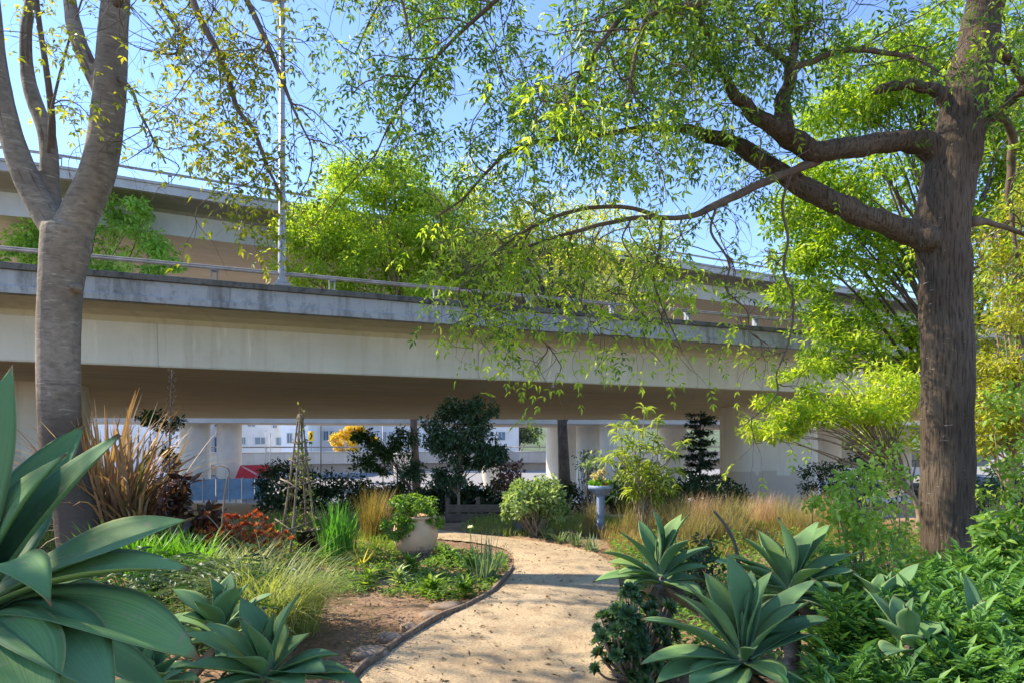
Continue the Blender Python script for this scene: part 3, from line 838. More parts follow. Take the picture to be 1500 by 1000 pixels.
mw = plain('van_paint', (.78, .78, .78), .3, .06, 2, 0, 0, .5); mt = plain('tyre_rubber', (.025, .025, .025), .8, .2)
def van(px, d, Lx, hz, label, col=None):
    c = at(px, d); z = c[2]
    r = thing('van', label, 'van', c)
    h = Lx / 2
    prof = [(-h, .45), (-h, 1.1), (-h + .35, 1.25), (-h + .95, hz), (h - .05, hz), (h, hz - .15), (h, .45)]
    g = Geo(); m = len(prof)
    V = [[c[0] + a, c[1] + s * .95, z + b] for s in (-1, 1) for a, b in prof]
    g.add(V, [[i, i + 1, m + i + 1, m + i] for i in range(m - 1)] + [[m - 1, 0, m, 2 * m - 1]])
    for s in (0, m): g.add([[V[s + i][0], V[s + i][1], V[s + i][2]] for i in range(m)], None, [[0, i, i + 1] if s else [0, i + 1, i] for i in range(1, m - 1)])
    part('body', g, col or mw, r, smooth=False)
    for a0, a1 in ((-h + .75, -h + 1.5), (-h + 1.7, h - .9)):
        part('window', Geo().box((c[0] + (a0 + a1) / 2, c[1] - .955, z + hz - .5), (a1 - a0, .03, .5)), MC['glassdark'], r, smooth=False)
    for a in (-h + .85, h - .85):
        for s in (-1, 1):
            wh = Geo().tube([(c[0] + a, c[1] + s * .75, z + .36), (c[0] + a, c[1] + s * .97, z + .36)], .36, 16)
            w1 = part('wheel', wh, mt, r)
            part('hub', Geo().tube([(c[0] + a, c[1] + s * .96, z + .36), (c[0] + a, c[1] + s * .985, z + .36)], .19, 10), MC['steel'], w1)
van(508, 57, 4.9, 2.15, 'white van with blue side windows parked behind the fence, left one', None)
van(555, 59, 2.9, 1.9, 'short white van parked nearest the white ramp column')
van(668, 60, 5.2, 1.7, 'blue van parked behind the shaded little tree', plain('blue_paint', (.20, .34, .50), .35, .1, 2, 0))
van(1252, 58, 7.5, 2.6, 'long white van parked right of the patched pier')
# ------------------------------------------------------------------ trees
m_barkR = barkmat('dark_fissured_bark', (.086, .064, .045), (.15, .115, .083), (.030, .022, .016), (15, 15, 1.2), 1.0, marks=.8)
m_barkL = barkmat('pale_smooth_bark', (.175, .138, .104), (.315, .262, .208), (.10, .08, .065), (3.0, 3.0, 6), .35, fis=.55, blot=.5, rings=.75, low=(.07, .056, .046))
m_twig = plain('twig_bark', (.13, .095, .07), .85, .35, 9, .2)
m_twigpale = plain('pale_twig_bark', (.26, .20, .14), .85, .35, 9, .2)
m_bgbark = plain('tree_bark', (.12, .09, .07), .9, .35, 5, .5, stretch=(3, 3, .6))

LIME = [(0, (.10, .19, .018)), (.4, (.19, .32, .025)), (.75, (.30, .42, .03)), (1, (.42, .48, .05))]
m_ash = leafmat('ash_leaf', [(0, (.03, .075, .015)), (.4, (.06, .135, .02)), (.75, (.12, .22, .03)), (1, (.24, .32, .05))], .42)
m_ashlit = leafmat('sunlit_tint_ash_leaf', [(0, (.13, .22, .02)), (.4, (.25, .37, .03)), (.75, (.40, .48, .05)), (1, (.52, .54, .09))], .5)  # lit copy of the ash leaf: sunlight put into the colour
m_lime = leafmat('lime_leaf', [(0, (.10, .19, .018)), (.4, (.21, .33, .025)), (.75, (.35, .43, .045)), (1, (.47, .49, .08))], .5)
m_green = leafmat('bright_green_leaf', [(0, (.12, .24, .05)), (.5, (.25, .42, .09)), (1, (.42, .56, .16))], .5)
m_yellow = leafmat('yellowing_leaf', [(0, (.09, .13, .015)), (.35, (.20, .23, .02)), (.7, (.38, .34, .03)), (1, (.46, .33, .05))], .5)
m_sparse = leafmat('young_olive_leaf', [(0, (.22, .27, .05)), (.5, (.42, .46, .09)), (1, (.60, .57, .17))], .5)
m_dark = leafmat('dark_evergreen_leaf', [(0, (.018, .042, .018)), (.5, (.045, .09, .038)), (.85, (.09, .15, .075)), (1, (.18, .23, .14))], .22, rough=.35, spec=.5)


def along(poly, rad, n, lo=0.0, hi=1.0):
    """n random stations on a polyline: position, tangent, radius"""
    poly = np.asarray(poly, float); s = np.r_[0, np.cumsum(np.linalg.norm(np.diff(poly, axis=0), axis=1))]
    q = rng.uniform(lo, hi, n) * s[-1]
    p = np.stack([np.interp(q, s, poly[:, k]) for k in range(3)], 1)
    t = np.stack([np.interp(np.minimum(q + .05, s[-1]), s, poly[:, k]) - np.interp(np.maximum(q - .05, 0), s, poly[:, k]) for k in range(3)], 1)
    return p, unit(t), np.interp(q, s, np.broadcast_to(rad, (len(s),)))


def grow(B, D, Lg, K=8, droop=.25, curl=.25, grav=(0, 0, -1.0)):
    """N wandering twigs as polylines"""
    n = len(B); p = np.asarray(B, float).copy(); d = unit(D); out = [p]
    g = np.asarray(grav); turn = rng.normal(size=(n, 3)) * curl
    for i in range(K):
        d = unit(d + g * droop * (i + 1) / K + turn * .5 + rng.normal(size=(n, 3)) * curl * .35)
        if i == K // 2: turn = rng.normal(size=(n, 3)) * curl
        p = p + d * (np.asarray(Lg)[:, None] / K); out.append(p)
    return np.stack(out, 1)


def sub(poly, n_per, lo=.25, hi=1.0):
    """stations on each of N polylines"""
    N, K, _ = poly.shape
    q = rng.uniform(lo, hi, (N, n_per)) * (K - 1) * .999
    i = q.astype(int); f = (q - i)[..., None]
    a = np.take_along_axis(poly, i[..., None].repeat(3, -1), 1); b = np.take_along_axis(poly, (i + 1)[..., None].repeat(3, -1), 1)
    return (a * (1 - f) + b * f).reshape(-1, 3), unit(b - a).reshape(-1, 3)


def taper(n, K, r0, r1):
    r0 = np.broadcast_to(r0, (n,)); r1 = np.broadcast_to(r1, (n,)); t = np.linspace(0, 1, K)[None]
    return r0[:, None] * (1 - t) + r1[:, None] * t


def thin(r):
    return .74 if 420 < r[0] < 1020 and r[1] > -60 else 1.0


def traced(rows, d0):
    """rows (px, py, r_px[, depth offset]) -> world polyline and radii"""
    rows = [(r[0], r[1], r[2] * (thin(r)), *r[3:]) for r in rows]
    pts = np.array([np.r_[P(r[0], r[1], d0 + (r[3] if len(r) > 3 else 0)), r[2] / F * d0 / math.hypot(1, (r[0] - 750) / F) * (.87 if r[0] < 400 else .93)] for r in rows])
    s = cr(pts, 6); tt = np.arange(len(s)) * .28 + rows[0][0]
    jit = np.array([[mnoise.noise(Vector((q, j * 9.1, rows[0][1]))) for j in range(3)] for q in tt]); s[:, :3] += jit * np.minimum(s[:, 3:4] * (.65 if rows[0][0] > 400 else .0), .05) * np.minimum(np.arange(len(s)) / 6, 1)[:, None]
    return s[:, :3], np.maximum(s[:, 3], .003)


m_lime2 = leafmat('sunlit_lime_leaf', [(0, (.06, .13, .012)), (.35, (.17, .29, .02)), (.7, (.36, .46, .03)), (1, (.52, .55, .07))], .48, nscale=1.6)
# ---- right-hand tree
dR = 7.8
limbs = dict(
    trunk=[(1400, 905, 60), (1396, 850, 51), (1391, 800, 47), (1388, 700, 45), (1386, 500, 44), (1384, 400, 44), (1381, 330, 46), (1391, 255, 47), (1405, 195, 42), (1420, 120, 38), (1436, 40, 34), (1448, -60, 31), (1452, -220, 26, .1), (1440, -420, 20, .2), (1450, -650, 12, .4), (1440, -850, 5, .5)],
    low=[(1385, 372, 30), (1345, 345, 25), (1300, 330, 20), (1240, 305, 19.5), (1180, 276, 17.5, .1), (1130, 245, 15.5, .2), (1080, 215, 13, .3), (1030, 196, 10.5, .35), (980, 188, 8.5, .3), (900, 195, 6.8, .2), (820, 203, 5.6, .1), (760, 216, 4.6), (715, 250, 3.6), (680, 290, 2.6), (640, 318, 1.6)],
    mid=[(1395, 232, 34), (1360, 213, 24), (1320, 209, 19), (1265, 213, 18.5, -.05), (1205, 222, 17.5, -.15), (1170, 212, 17, -.2), (1140, 190, 14.5, -.3), (1100, 163, 11, -.4), (1076, 138, 8.5, -.5), (1055, 100, 6.2, -.6), (1035, 50, 5, -.7), (1010, 0, 4, -.8), (985, -60, 3, -.9)],
    up=[(1150, 200, 15, -.3), (1147, 165, 13.5, -.32), (1153, 125, 11, -.35), (1162, 85, 8, -.4), (1165, 40, 6.5, -.4), (1163, -10, 5, -.5), (1155, -80, 3, -.5)],
    low2=[(1230, 214, 9, -.05), (1196, 236, 8.2, -.1), (1150, 255, 7.2, -.15), (1100, 276, 6.8, -.2), (1045, 302, 6.2, -.3), (1000, 319, 5.6, -.35), (930, 320, 5, -.4), (865, 334, 4.2, -.45), (800, 352, 3.2, -.5), (740, 375, 2.4, -.5), (700, 392, 1.6, -.5)],
    arch=[(968, 321, 5, -.35), (935, 307, 4.6, -.4), (885, 303, 4.3, -.5), (835, 311, 3.8, -.6), (785, 330, 3.2, -.7), (735, 362, 2.5, -.8), (690, 402, 1.8, -.8)],
    stub=[(1395, 150, 20), (1368, 131, 12), (1335, 125, 10, -.1), (1300, 128, 8.5, -.2), (1287, 133, 7, -.2), (1284, 141, 4, -.2)],
    twigA=[(1160, 100, 6, -.4), (1195, 88, 5.5, -.4), (1240, 73, 5, -.5), (1300, 79, 4.2, -.6), (1345, 88, 3, -.7), (1375, 105, 1.8, -.8)],
    twigB=[(1158, 92, 6, -.4), (1125, 72, 5, -.35), (1095, 45, 4.2, -.3), (1070, 15, 3.4, -.2), (1050, -20, 3, -.2)],
    hang1=[(700, 392, 2, -.5), (712, 415, 1.8, -.55), (708, 440, 1.6, -.58), (738, 468, 1.4, -.6), (748, 492, 1.1, -.62), (770, 515, .8, -.6)],
    hang2=[(765, 365, 2, -.5), (778, 395, 1.8, -.6), (764, 430, 1.6, -.6), (788, 470, 1.3, -.62), (792, 495, 1, -.6), (815, 515, .8, -.55)],
    hang3=[(838, 342, 2, -.45), (832, 375, 1.8, -.5), (856, 405, 1.6, -.55), (852, 445, 1.4, -.6), (878, 475, 1.1, -.6), (880, 512, .8, -.6)],
    hang4=[(925, 320, 2, -.4), (912, 352, 1.8, -.45), (930, 390, 1.6, -.5), (922, 435, 1.4, -.5), (948, 470, 1.1, -.52), (944, 500, 1, -.5), (968, 530, .8, -.5)],
    hang5=[(968, 323, 5, -.35), (967, 360, 4, -.35), (958, 410, 3, -.4), (975, 460, 2.2, -.45), (1000, 515, 1, -.5)],
    hang6=[(1050, 300, 2.2, -.3), (1042, 340, 2, -.33), (1068, 385, 1.8, -.36), (1064, 425, 1.5, -.4), (1094, 455, 1.2, -.42), (1098, 485, 1, -.4), (1125, 505, .8, -.4)],
    hang7=[(1160, 252, 2.6, -.15), (1146, 300, 2.5, -.18), (1154, 350, 2.4, -.2), (1148, 395, 2.3, -.22), (1162, 440, 2.1, -.25), (1156, 500, 1.9, -.3), (1138, 545, 1.7, -.33), (1136, 580, 1.4, -.35), (1090, 622, .9, -.4)],
    hang8=[(690, 402, 2.2, -.8), (672, 430, 1.8, -.8), (690, 470, 1, -.8)],
    right=[(1420, 195, 14), (1455, 172, 10, -.1), (1490, 140, 9, -.3), (1530, 105, 7, -.5), (1590, 60, 5, -.6), (1660, 40, 3, -.8)],
    right2=[(1455, 165, 9, .1), (1478, 185, 8, .3), (1483, 230, 8.5, .5), (1478, 275, 7, .6), (1482, 320, 5, .7), (1490, 380, 3, .7)],
    right3=[(1425, 60, 14), (1465, 75, 9, .2), (1500, 118, 7, .4), (1540, 150, 5, .5), (1600, 170, 3, .6)],
    right4=[(1420, 325, 12), (1450, 327, 6, .2), (1485, 338, 5, .4), (1530, 355, 4, .5), (1600, 400, 2, .5)],
    top1=[(1445, -110, 20), (1350, -230, 15, -.2), (1220, -270, 12, -.5), (1060, -230, 9, -.8), (920, -150, 7, -.9), (800, -60, 5.5, -.8), (700, 25, 4.2, -.6), (625, 100, 3, -.4), (575, 175, 2, -.2), (545, 240, 1.3)],
    top2=[(1220, -270, 11, -.5), (1080, -300, 8, .2), (920, -260, 6.5, .6), (760, -170, 5.2, .8), (640, -80, 4, .8), (560, 0, 3, .8), (520, 80, 2, .7)],
    top3=[(1060, -230, 8, -.8), (960, -60, 6.5, -1.1), (920, 10, 5.5, -1.3), (880, 65, 4.6, -1.4), (850, 110, 3.4, -1.5), (820, 175, 2.2, -1.5)],
    top4=[(1350, -230, 11, -.2), (1250, -200, 9, -.9), (1150, -90, 6.5, -1.4), (1040, -5, 5.4, -1.6), (960, 18, 4.8, -1.7), (938, 50, 4.2, -1.7), (925, 110, 3, -1.7), (915, 160, 2, -1.7)],
    top5=[(1446, -200, 18), (1560, -330, 12, .1), (1700, -380, 8, .2), (1850, -300, 5, .3)],
    top6=[(1450, -330, 16, .1), (1420, -480, 11, .8), (1350, -600, 8, 1.6), (1260, -640, 5, 2.2)],
    top7=[(1450, -380, 14, .1), (1500, -520, 10, -.7), (1480, -640, 7, -1.4), (1400, -700, 4, -1.8)],
)
T = {k: traced(v, dR) for k, v in limbs.items()}
base = at(1396, dR)
treeR = thing('ash_tree', 'big dark-barked tree with two long limbs reaching left over the garden', 'tree', base)
g = Geo()
for kx in ('trunk', 'low', 'mid', 'up', 'stub', 'right', 'right3', 'top1', 'top5', 'top6', 'top7'):
    p, r = T[kx]
    keep = r > .028
    kk = max(4, int(keep.sum()))
    g.tube(p[:kk], r[:kk], 16)
# knots and healed scars on the trunk
for (px, py, r_) in ((1374, 345, 14),):
    q = P(px, py, dR - (.27 if px > 1340 else .06)); g.tube([q + np.array([0, .16, 0]), q + np.array([0, .05, 0]), q], [r_ / F * dR * 1.5, r_ / F * dR * 1.1, r_ / F * dR * .5], 10)
part('trunk', union_mesh(g, 'trunk', base, .015, 16, .014, 5.0, .011), m_barkR, treeR)
g = Geo()
for kx, (p, r) in T.items():
    if kx in ('trunk', 'stub'): continue
    g.tube(p, r * .97, 8)
# branchlets hanging off every limb
w = dict(hang1=4, hang2=5, hang3=5, hang4=5, hang5=5, hang6=4, hang7=8, hang8=3, low=24, mid=20, up=12, low2=14, arch=14, twigA=10, twigB=10, right=14, right2=6, right3=12, right4=10, top1=34, top2=34, top3=24, top4=22, top5=14, top6=14, top7=14)
b1, d1 = [], []
for kx, m in w.items():
    p, r = T[kx]
    lo = dict(low=.28, mid=.35, top1=.35, top2=.2, top3=.3, top4=.3).get(kx, .2)
    a, t_, _ = along(p, r, m, lo, 1.0)
    b1.append(a); d1.append(unit(t_ * .7 + rng.normal(size=(m, 3)) * np.array([.6, .7, .35]) + np.array([-.1, 0, .05])))
b1, d1 = np.vstack(b1), np.vstack(d1)
n = len(b1); L1 = rng.uniform(.6, 1.7, n)
L1 = np.where(b1[:, 2] < H + (HY - 330) / F * 7.6, L1 * .42, L1)
d1[b1[:, 2] < H + (HY - 330) / F * 7.6] += np.array([.0, 0, .25])
W1 = grow(b1, d1, L1, 12, .30, .55)
g.tubes(W1, taper(n, 13, rng.uniform(.007, .012, n), .003), 5)
b2, d2 = sub(W1, 6, .15)
n2 = len(b2)
W2 = grow(b2, unit(d2 * .8 + rng.normal(size=(n2, 3)) * .55), rng.uniform(.25, .95, n2), 8, .38, .6)
g.tubes(W2, taper(n2, 9, rng.uniform(.003, .0052, n2), .0015), 3)
part('branches', g, m_twig, treeR)
# leaves: dense overhead, thinner at the low tips, mostly in the brighter sunlit tint
g, gl = Geo(), Geo()
b3, d3 = sub(W2, 6, .3)
keep = rng.random(len(b3)) < np.where(b3[:, 0] > 5.6, .55, np.where(b3[:, 0] > 2.4, .46, .95))
pyx = HY - (b3[:, 2] - H) * F / b3[:, 1]
keep &= rng.random(len(b3)) < np.where(b3[:, 2] < H + (HY - 300) / F * 7.4, .38, np.where(b3[:, 2] < H + (HY - 200) / F * 7.4, .66, .86))
# the sky gap between the limbs stays open: those twigs are bare
gap = (b3[:, 0] > 3.4) & (b3[:, 0] < 5.0) & (b3[:, 2] > 3.6) & (b3[:, 2] < 5.9)
keep &= ~(gap & (rng.random(len(b3)) < .75))
b3, d3 = b3[keep], d3[keep]; n3 = len(b3)
dd = unit(d3 * .4 + rng.normal(size=(n3, 3)) * .6 + np.array([0, 0, -.35]))
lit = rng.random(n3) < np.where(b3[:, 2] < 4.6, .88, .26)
up_ = np.array([0, 0, 1.0])
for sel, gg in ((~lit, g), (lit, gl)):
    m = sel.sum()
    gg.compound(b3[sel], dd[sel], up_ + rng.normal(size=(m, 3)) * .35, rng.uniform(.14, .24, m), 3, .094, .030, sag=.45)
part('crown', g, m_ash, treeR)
part('sunlit_tint_leaves', gl, m_ashlit, treeR)
print('right tree', n, n2, n3)

# ---- left-hand tree
dL = 8.2
limbs = dict(
    trunk=[(128, 830, 47), (120, 790, 44), (111, 740, 41), (98, 690, 40), (89, 640, 39), (86, 560, 39), (86, 480, 39.5), (90, 410, 41), (96, 365, 45), (100, 335, 46)],
    L1=[(100, 350, 38), (121, 305, 34), (142, 255, 32), (154, 200, 30.5), (160, 140, 29.5), (164, 80, 28), (168, 20, 26), (174, -60, 23), (186, -180, 19, -.2), (205, -330, 14, -.4), (235, -480, 9, -.5), (265, -620, 4, -.6)],
    L1b=[(160, 165, 14), (142, 122, 16.5), (114, 58, 15), (102, 0, 13, .1), (92, -80, 11, .3), (88, -200, 8, .6), (70, -340, 5, .8)],
    L2=[(95, 350, 34), (70, 318, 28), (42, 268, 26), (18, 205, 23.5), (3, 140, 21), (-8, 70, 19), (-14, 0, 17), (-30, -120, 14, .2), (-60, -280, 10, .5), (-80, -440, 5, .8)],
    L3=[(84, 335, 22, .15), (75, 285, 18, .2), (72, 230, 17.5, .25), (66, 190, 17, .3), (50, 148, 15.5, .35), (40, 105, 13.5, .4), (38, 50, 12, .4), (44, -10, 10, .5), (40, -120, 8, .8), (20, -260, 5, 1.2)],
    L3b=[(70, 245, 9, .26), (76, 200, 8, .2), (74, 150, 7, .1), (66, 90, 6.2), (57, 30, 5.5), (50, -40, 4.5), (40, -160, 3)],
    L3c=[(71, 240, 3.6, .22), (72, 200, 3.2, .1), (76, 160, 3.0, .05), (90, 100, 2.6), (104, 50, 2.2), (120, 0, 1.8)],
    out1=[(186, -180, 10, -.2), (230, -170, 8, -.6), (262, -60, 6.5, -.9), (290, 20, 5.6, -1.1), (318, 75, 5, -1.2), (336, 120, 4.4, -1.2), (348, 160, 3.6, -1.3), (372, 192, 3, -1.3), (392, 245, 2.4, -1.3), (412, 285, 1.5, -1.3)],
    out2=[(174, -60, 9), (215, -120, 7, -.3), (290, -110, 6, -.7), (350, -20, 5, -1.), (385, 50, 4.2, -1.2), (410, 110, 3.4, -1.3), (430, 160, 2.6, -1.3), (452, 205, 1.5, -1.3)],
    out3=[(190, -200, 9, -.2), (300, -270, 7.5, -.4), (430, -210, 6, -.6), (520, -110, 4.8, -.7), (580, -20, 3.6, -.8), (602, 60, 2.2, -.8)],
    out4=[(170, 10, 8, -.1), (192, -30, 5.5, -.3), (230, 0, 4.4, -.5), (255, 35, 3.6, -.6), (270, 62, 2.8, -.7), (252, 80, 1.8, -.8), (205, 72, 1.3, -.8)],
    out5=[(163, 110, 6), (190, 128, 3.6, -.2), (205, 165, 2.8, -.3), (222, 200, 2.2, -.4), (243, 240, 1.4, -.4)],
    out6=[(205, -330, 8, -.4), (420, -390, 6.5, .2), (560, -300, 5, .8), (640, -200, 3.6, 1.2), (690, -110, 2.2, 1.4)],
    out7=[(-14, 0, 9), (-90, -70, 7, -.3), (-190, -60, 5, -.5), (-280, 20, 3, -.5)],
    out8=[(-60, -280, 8, .5), (-190, -360, 6, .6), (-330, -330, 4, .6)],
)
TL = {k: traced(v, dL) for k, v in limbs.items()}
base = at(124, dL)
treeL = thing('forked_tree', 'pale grey forked tree, smooth banded bark, dark at its foot', 'tree', base)
g = Geo()
for kx in ('trunk', 'L1', 'L1b', 'L2', 'L3'):
    p, r = TL[kx]; kk = max(4, int((r > .03).sum()))
    g.tube(p[:kk], r[:kk], 16)
for (px, py, r_) in ((72, 480, 8), (80, 345, 9), (104, 420, 7)):
    q = P(px, py, dL - .22); g.tube([q + np.array([0, .14, 0]), q], [r_ / F * dL * 1.3, r_ / F * dL * .5], 9)
part('trunk', union_mesh(g, 'trunk', base, .02, 9, .008, 4.0), m_barkL, treeL)
g = Geo()
for kx, (p, r) in TL.items():
    if kx == 'trunk': continue
    g.tube(p, r * .97, 8)
b1, d1 = [], []
w = dict(L1=8, L1b=12, L2=12, L3=12, L3b=8, L3c=3, out1=20, out2=30, out3=34, out4=14, out5=10, out6=26, out7=12, out8=12)
for kx, m in w.items():
    p, r = TL[kx]; a, t_, _ = along(p, r, m, dict(L1=.55, L2=.55, L3=.5, L1b=.4).get(kx, .25), 1)
    b1.append(a); d1.append(unit(t_ * .8 + rng.normal(size=(m, 3)) * np.array([.55, .6, .35]) + np.array([.12, 0, 0])))
b1, d1 = np.vstack(b1), np.vstack(d1); n = len(b1)
W1 = grow(b1, d1, rng.uniform(.5, 1.7, n), 12, .26, .6)
g.tubes(W1, taper(n, 13, rng.uniform(.006, .010, n), .0026), 4)
b2, d2 = sub(W1, 4, .15); n2 = len(b2)
W2 = grow(b2, unit(d2 + rng.normal(size=(n2, 3)) * .5), rng.uniform(.3, .9, n2), 8, .3, .65)
g.tubes(W2, taper(n2, 9, rng.uniform(.0026, .0042, n2), .0013), 3)
g_t = g
# yellow-green leaf clusters: along the long hanging branch, over the head of the tree
g = Geo()
b3, d3 = sub(W2, 4, .3)
py_ = HY - (b3[:, 2] - H) * F / b3[:, 1]
p1 = TL['out1'][0]
dist = np.min(np.linalg.norm(b3[:, None] - p1[None, 18::3], axis=2), axis=1)
keep = (dist < .6) & (rng.random(len(b3)) < .35)
keep |= (b3[:, 2] > 7.4) & (rng.random(len(b3)) < .9)
keep |= rng.random(len(b3)) < .10
b3, d3 = b3[keep], d3[keep]
# hanging clusters out along the lamp post side
cl = [(330, 55, .16), (318, 105, .2), (290, 165, .2), (345, 185, .2), (375, 110, .14), (320, 205, .18), (345, 235, .2), (385, 215, .16), (410, 235, .14), (365, 262, .15), (372, 315, .16), (395, 345, .1), (270, 165, .12), (245, 20, .12), (420, 15, .1), (198, 125, .05), (110, 150, .10), (85, 60, .13)]
B_ = np.vstack([P(px, py, dL - 1.25 + (0.3 if px < 200 else 0)) + rng.normal(size=(int(210 * s_), 3)) * s_ * np.array([1, 1, .9]) for px, py, s_ in cl])
tw = grow(B_, rdir(len(B_), -.3), rng.uniform(.1, .3, len(B_)), 4, .3, .3)
g_t.tubes(tw, taper(len(B_), 5, .002, .001), 3)
b3 = np.vstack([b3, tw[:, -1]]); n3 = len(b3)
g.compound(b3, unit(rng.normal(size=(n3, 3)) * .7 + np.array([0, 0, -.4])), up_ + rng.normal(size=(n3, 3)) * .4, rng.uniform(.10, .18, n3), 2, .085, .034, sag=.4)
part('crown', g, m_yellow, treeL)
part('branches', g_t, m_twig, treeL)
print('left tree', n, n2, n3)


# ---- generic tree for the further ones
def clumps(c, rad, n, r, hollow=.45, low=-.75):
    out = []
    while len(out) < n:
        v = rng.uniform(-1, 1, 3)
        q = np.linalg.norm(v)
        if q > 1 or q < hollow * rng.random() or v[2] < low: continue
        wob = 1 + .28 * mnoise.noise(Vector(tuple(v * 2.1 + c * .37)))
        out.append(np.r_[np.asarray(c) + v * np.asarray(rad) * wob, r * rng.uniform(.65, 1.3)])
    return np.array(out)


def foliage(g, cl, per, LL, LW, flat=.75, up=.15, fine=False):
    n = len(cl) * per
    c = np.repeat(cl, per, 0)
    v = rdir(n) * (rng.random((n, 1)) ** .45)
    p = c[:, :3] + v * c[:, 3:4] * np.array([1, 1, flat])
    d = unit(v * .8 + rng.normal(size=(n, 3)) * .6 + np.array([0, 0, -.25]))
    g.leaves(p, d, rng.normal(size=(n, 3)) * .6 + np.array([0, 0, 1.0]), LL * rng.uniform(.7, 1.25, n), LW * rng.uniform(.8, 1.2, n), fine=fine)


def tree(name, label, px, d, crowns, trunk_r, mat, bark, per, LL, LW, top=None, group=None, limbs_n=26, lean=0.0, twigs=0, cat='tree'):
    """crowns: (px, py, rx, ry(depth), rz in metres, n clumps, clump radius, depth offset)"""
    b = at(px, d)
    r = thing(name, label, cat, b, group)
    CL = np.vstack([clumps(P(c[0], c[1], d + c[7]), c[2:5], c[5], c[6]) for c in crowns])
    g = Geo(); foliage(g, CL, per, LL, LW)
    part('crown', g, mat, r)
    g = Geo()
    zt = np.percentile(CL[:, 2], 80)
    ctr = CL[:, :3].mean(0)
    tr = cr([b - np.array([0, 0, .15]), b + np.array([0, 0, .4]), b * .7 + np.array([ctr[0], ctr[1], b[2] + 0]) * .3 + np.array([lean, 0, (zt - b[2]) * .45]), np.array([ctr[0], ctr[1], zt])], 6)
    rr = np.linspace(trunk_r, trunk_r * .15, len(tr)); rr[0] *= 1.3
    g.tube(tr, rr, 10)
    pick = CL[rng.choice(len(CL), min(limbs_n, len(CL)), replace=False)]
    for q in pick:
        e = q[:3]; h = np.clip((e[2] - b[2]) * rng.uniform(.35, .7), .2, zt - b[2])
        j = np.argmin(np.abs(tr[:, 2] - (b[2] + h)))
        s0 = tr[j]; midp = s0 * .5 + e * .5 + np.array([0, 0, .12 * np.linalg.norm(e - s0)]) + rng.normal(size=3) * .06 * np.linalg.norm(e - s0)
        pp = cr([s0, midp, e], 5); g.tube(pp, np.linspace(rr[j] * .5, trunk_r * .04, len(pp)), 5, cap=False)
    if twigs:
        c = CL[rng.integers(0, len(CL), twigs)]
        B = c[:, :3]; W = grow(B, rdir(twigs, .3), c[:, 3] * rng.uniform(.6, 1.4, twigs), 5, -.05, .3)
        g.tubes(W, taper(twigs, 6, trunk_r * .035, trunk_r * .012), 3)
    part('trunk', g, bark, r)
    return r


tree('lime_green_tree', 'bright lime-green tree rising between the two viaducts right of the street lamp, its trunk brown', 611, 43, [(540, 335, 5.6, 3.5, 4.8, 90, 1.15, 0), (470, 375, 3.2, 2.6, 2.9, 30, .9, -.5), (640, 340, 3.8, 3, 4.4, 56, 1.0, 1), (710, 400, 2.6, 2.4, 2.4, 26, .9, 1), (590, 440, 4.5, 3, 2.5, 30, 1, 0), (545, 265, 2.6, 2, 1.6, 14, .8, 0)], .45, m_lime, barkmat('brown_bark', (.17, .105, .07), (.25, .16, .11), (.07, .05, .04), (6, 6, 1), .6), 190, .30, .13)
tree('broadleaf_tree', 'fresh green tree between the viaducts behind the pale forked trunk', 92, 41, [(165, 372, 3.6, 2.5, 2.6, 42, .8, 0), (190, 320, 1.6, 1.5, 1.4, 12, .6, 0), (225, 385, 1.4, 1.2, 1.0, 8, .5, 0), (40, 365, 1.8, 1.5, 1.5, 14, .6, 0), (25, 380, 1.9, 1.4, 1.0, 8, .5, 0)], .25, m_green, m_bgbark, 95, .34, .15)
tree('half_bare_tree', 'thinly leafed olive-yellow tree with many bare twigs, on the dark trunk by white columns', 828, 42, [(800, 400, 8.0, 4, 5.0, 95, 1.2, 0), (720, 320, 4.5, 3, 4.5, 34, 1.1, 0), (900, 370, 4.5, 3, 3.8, 44, 1.0, 1)], .62, m_sparse, barkmat('dark_bark', (.10, .08, .066), (.17, .14, .11), (.04, .032, .026), (6, 6, 1), .6), 95, .25, .11, limbs_n=60, twigs=500)
tree('lime_green_tree', 'tall lime-green tree rising directly behind the big dark trunk', 1400, 13.5, [(1330, 250, 2.6, 1.8, 3.0, 90, .50, .6), (1225, 400, 1.5, 1.2, 1.6, 38, .38, .2), (1230, 290, 1.1, 1, 1.1, 16, .35, .2), (1290, 500, 1.6, 1.2, .9, 30, .34, 0), (1180, 330, 1.0, 1, 1.5, 26, .34, .1), (1290, 120, 1.5, 1.2, 1.2, 30, .4, .6), (1480, 200, 1.6, 1.3, 1.8, 40, .42, .6), (1470, 330, 1.8, 1.5, 3.0, 50, .45, .6), (1440, 60, 2.2, 1.5, 1.6, 30, .45, .8), (1270, 150, 1.0, 1, 1.0, 12, .35, .5)], .16, m_lime2, m_bgbark, 135, .15, .052, limbs_n=70, lean=0)
tree('lime_leafed_sapling', 'low spreading branchy tree with drooping lime leaves in front of the patched pier', 1345, 10.6, [(1220, 608, 1.05, .6, .27, 40, .19, -.2), (1130, 628, .45, .4, .2, 14, .15, -.4), (1290, 570, .75, .6, .45, 26, .2, 0), (1175, 560, .5, .4, .35, 9, .15, -.4), (1310, 640, .45, .5, .4, 12, .2, 0), (1120, 585, .18, .2, .12, 4, .1, -.5)], .07, m_lime2, m_twigpale, 80, .10, .034, limbs_n=60)
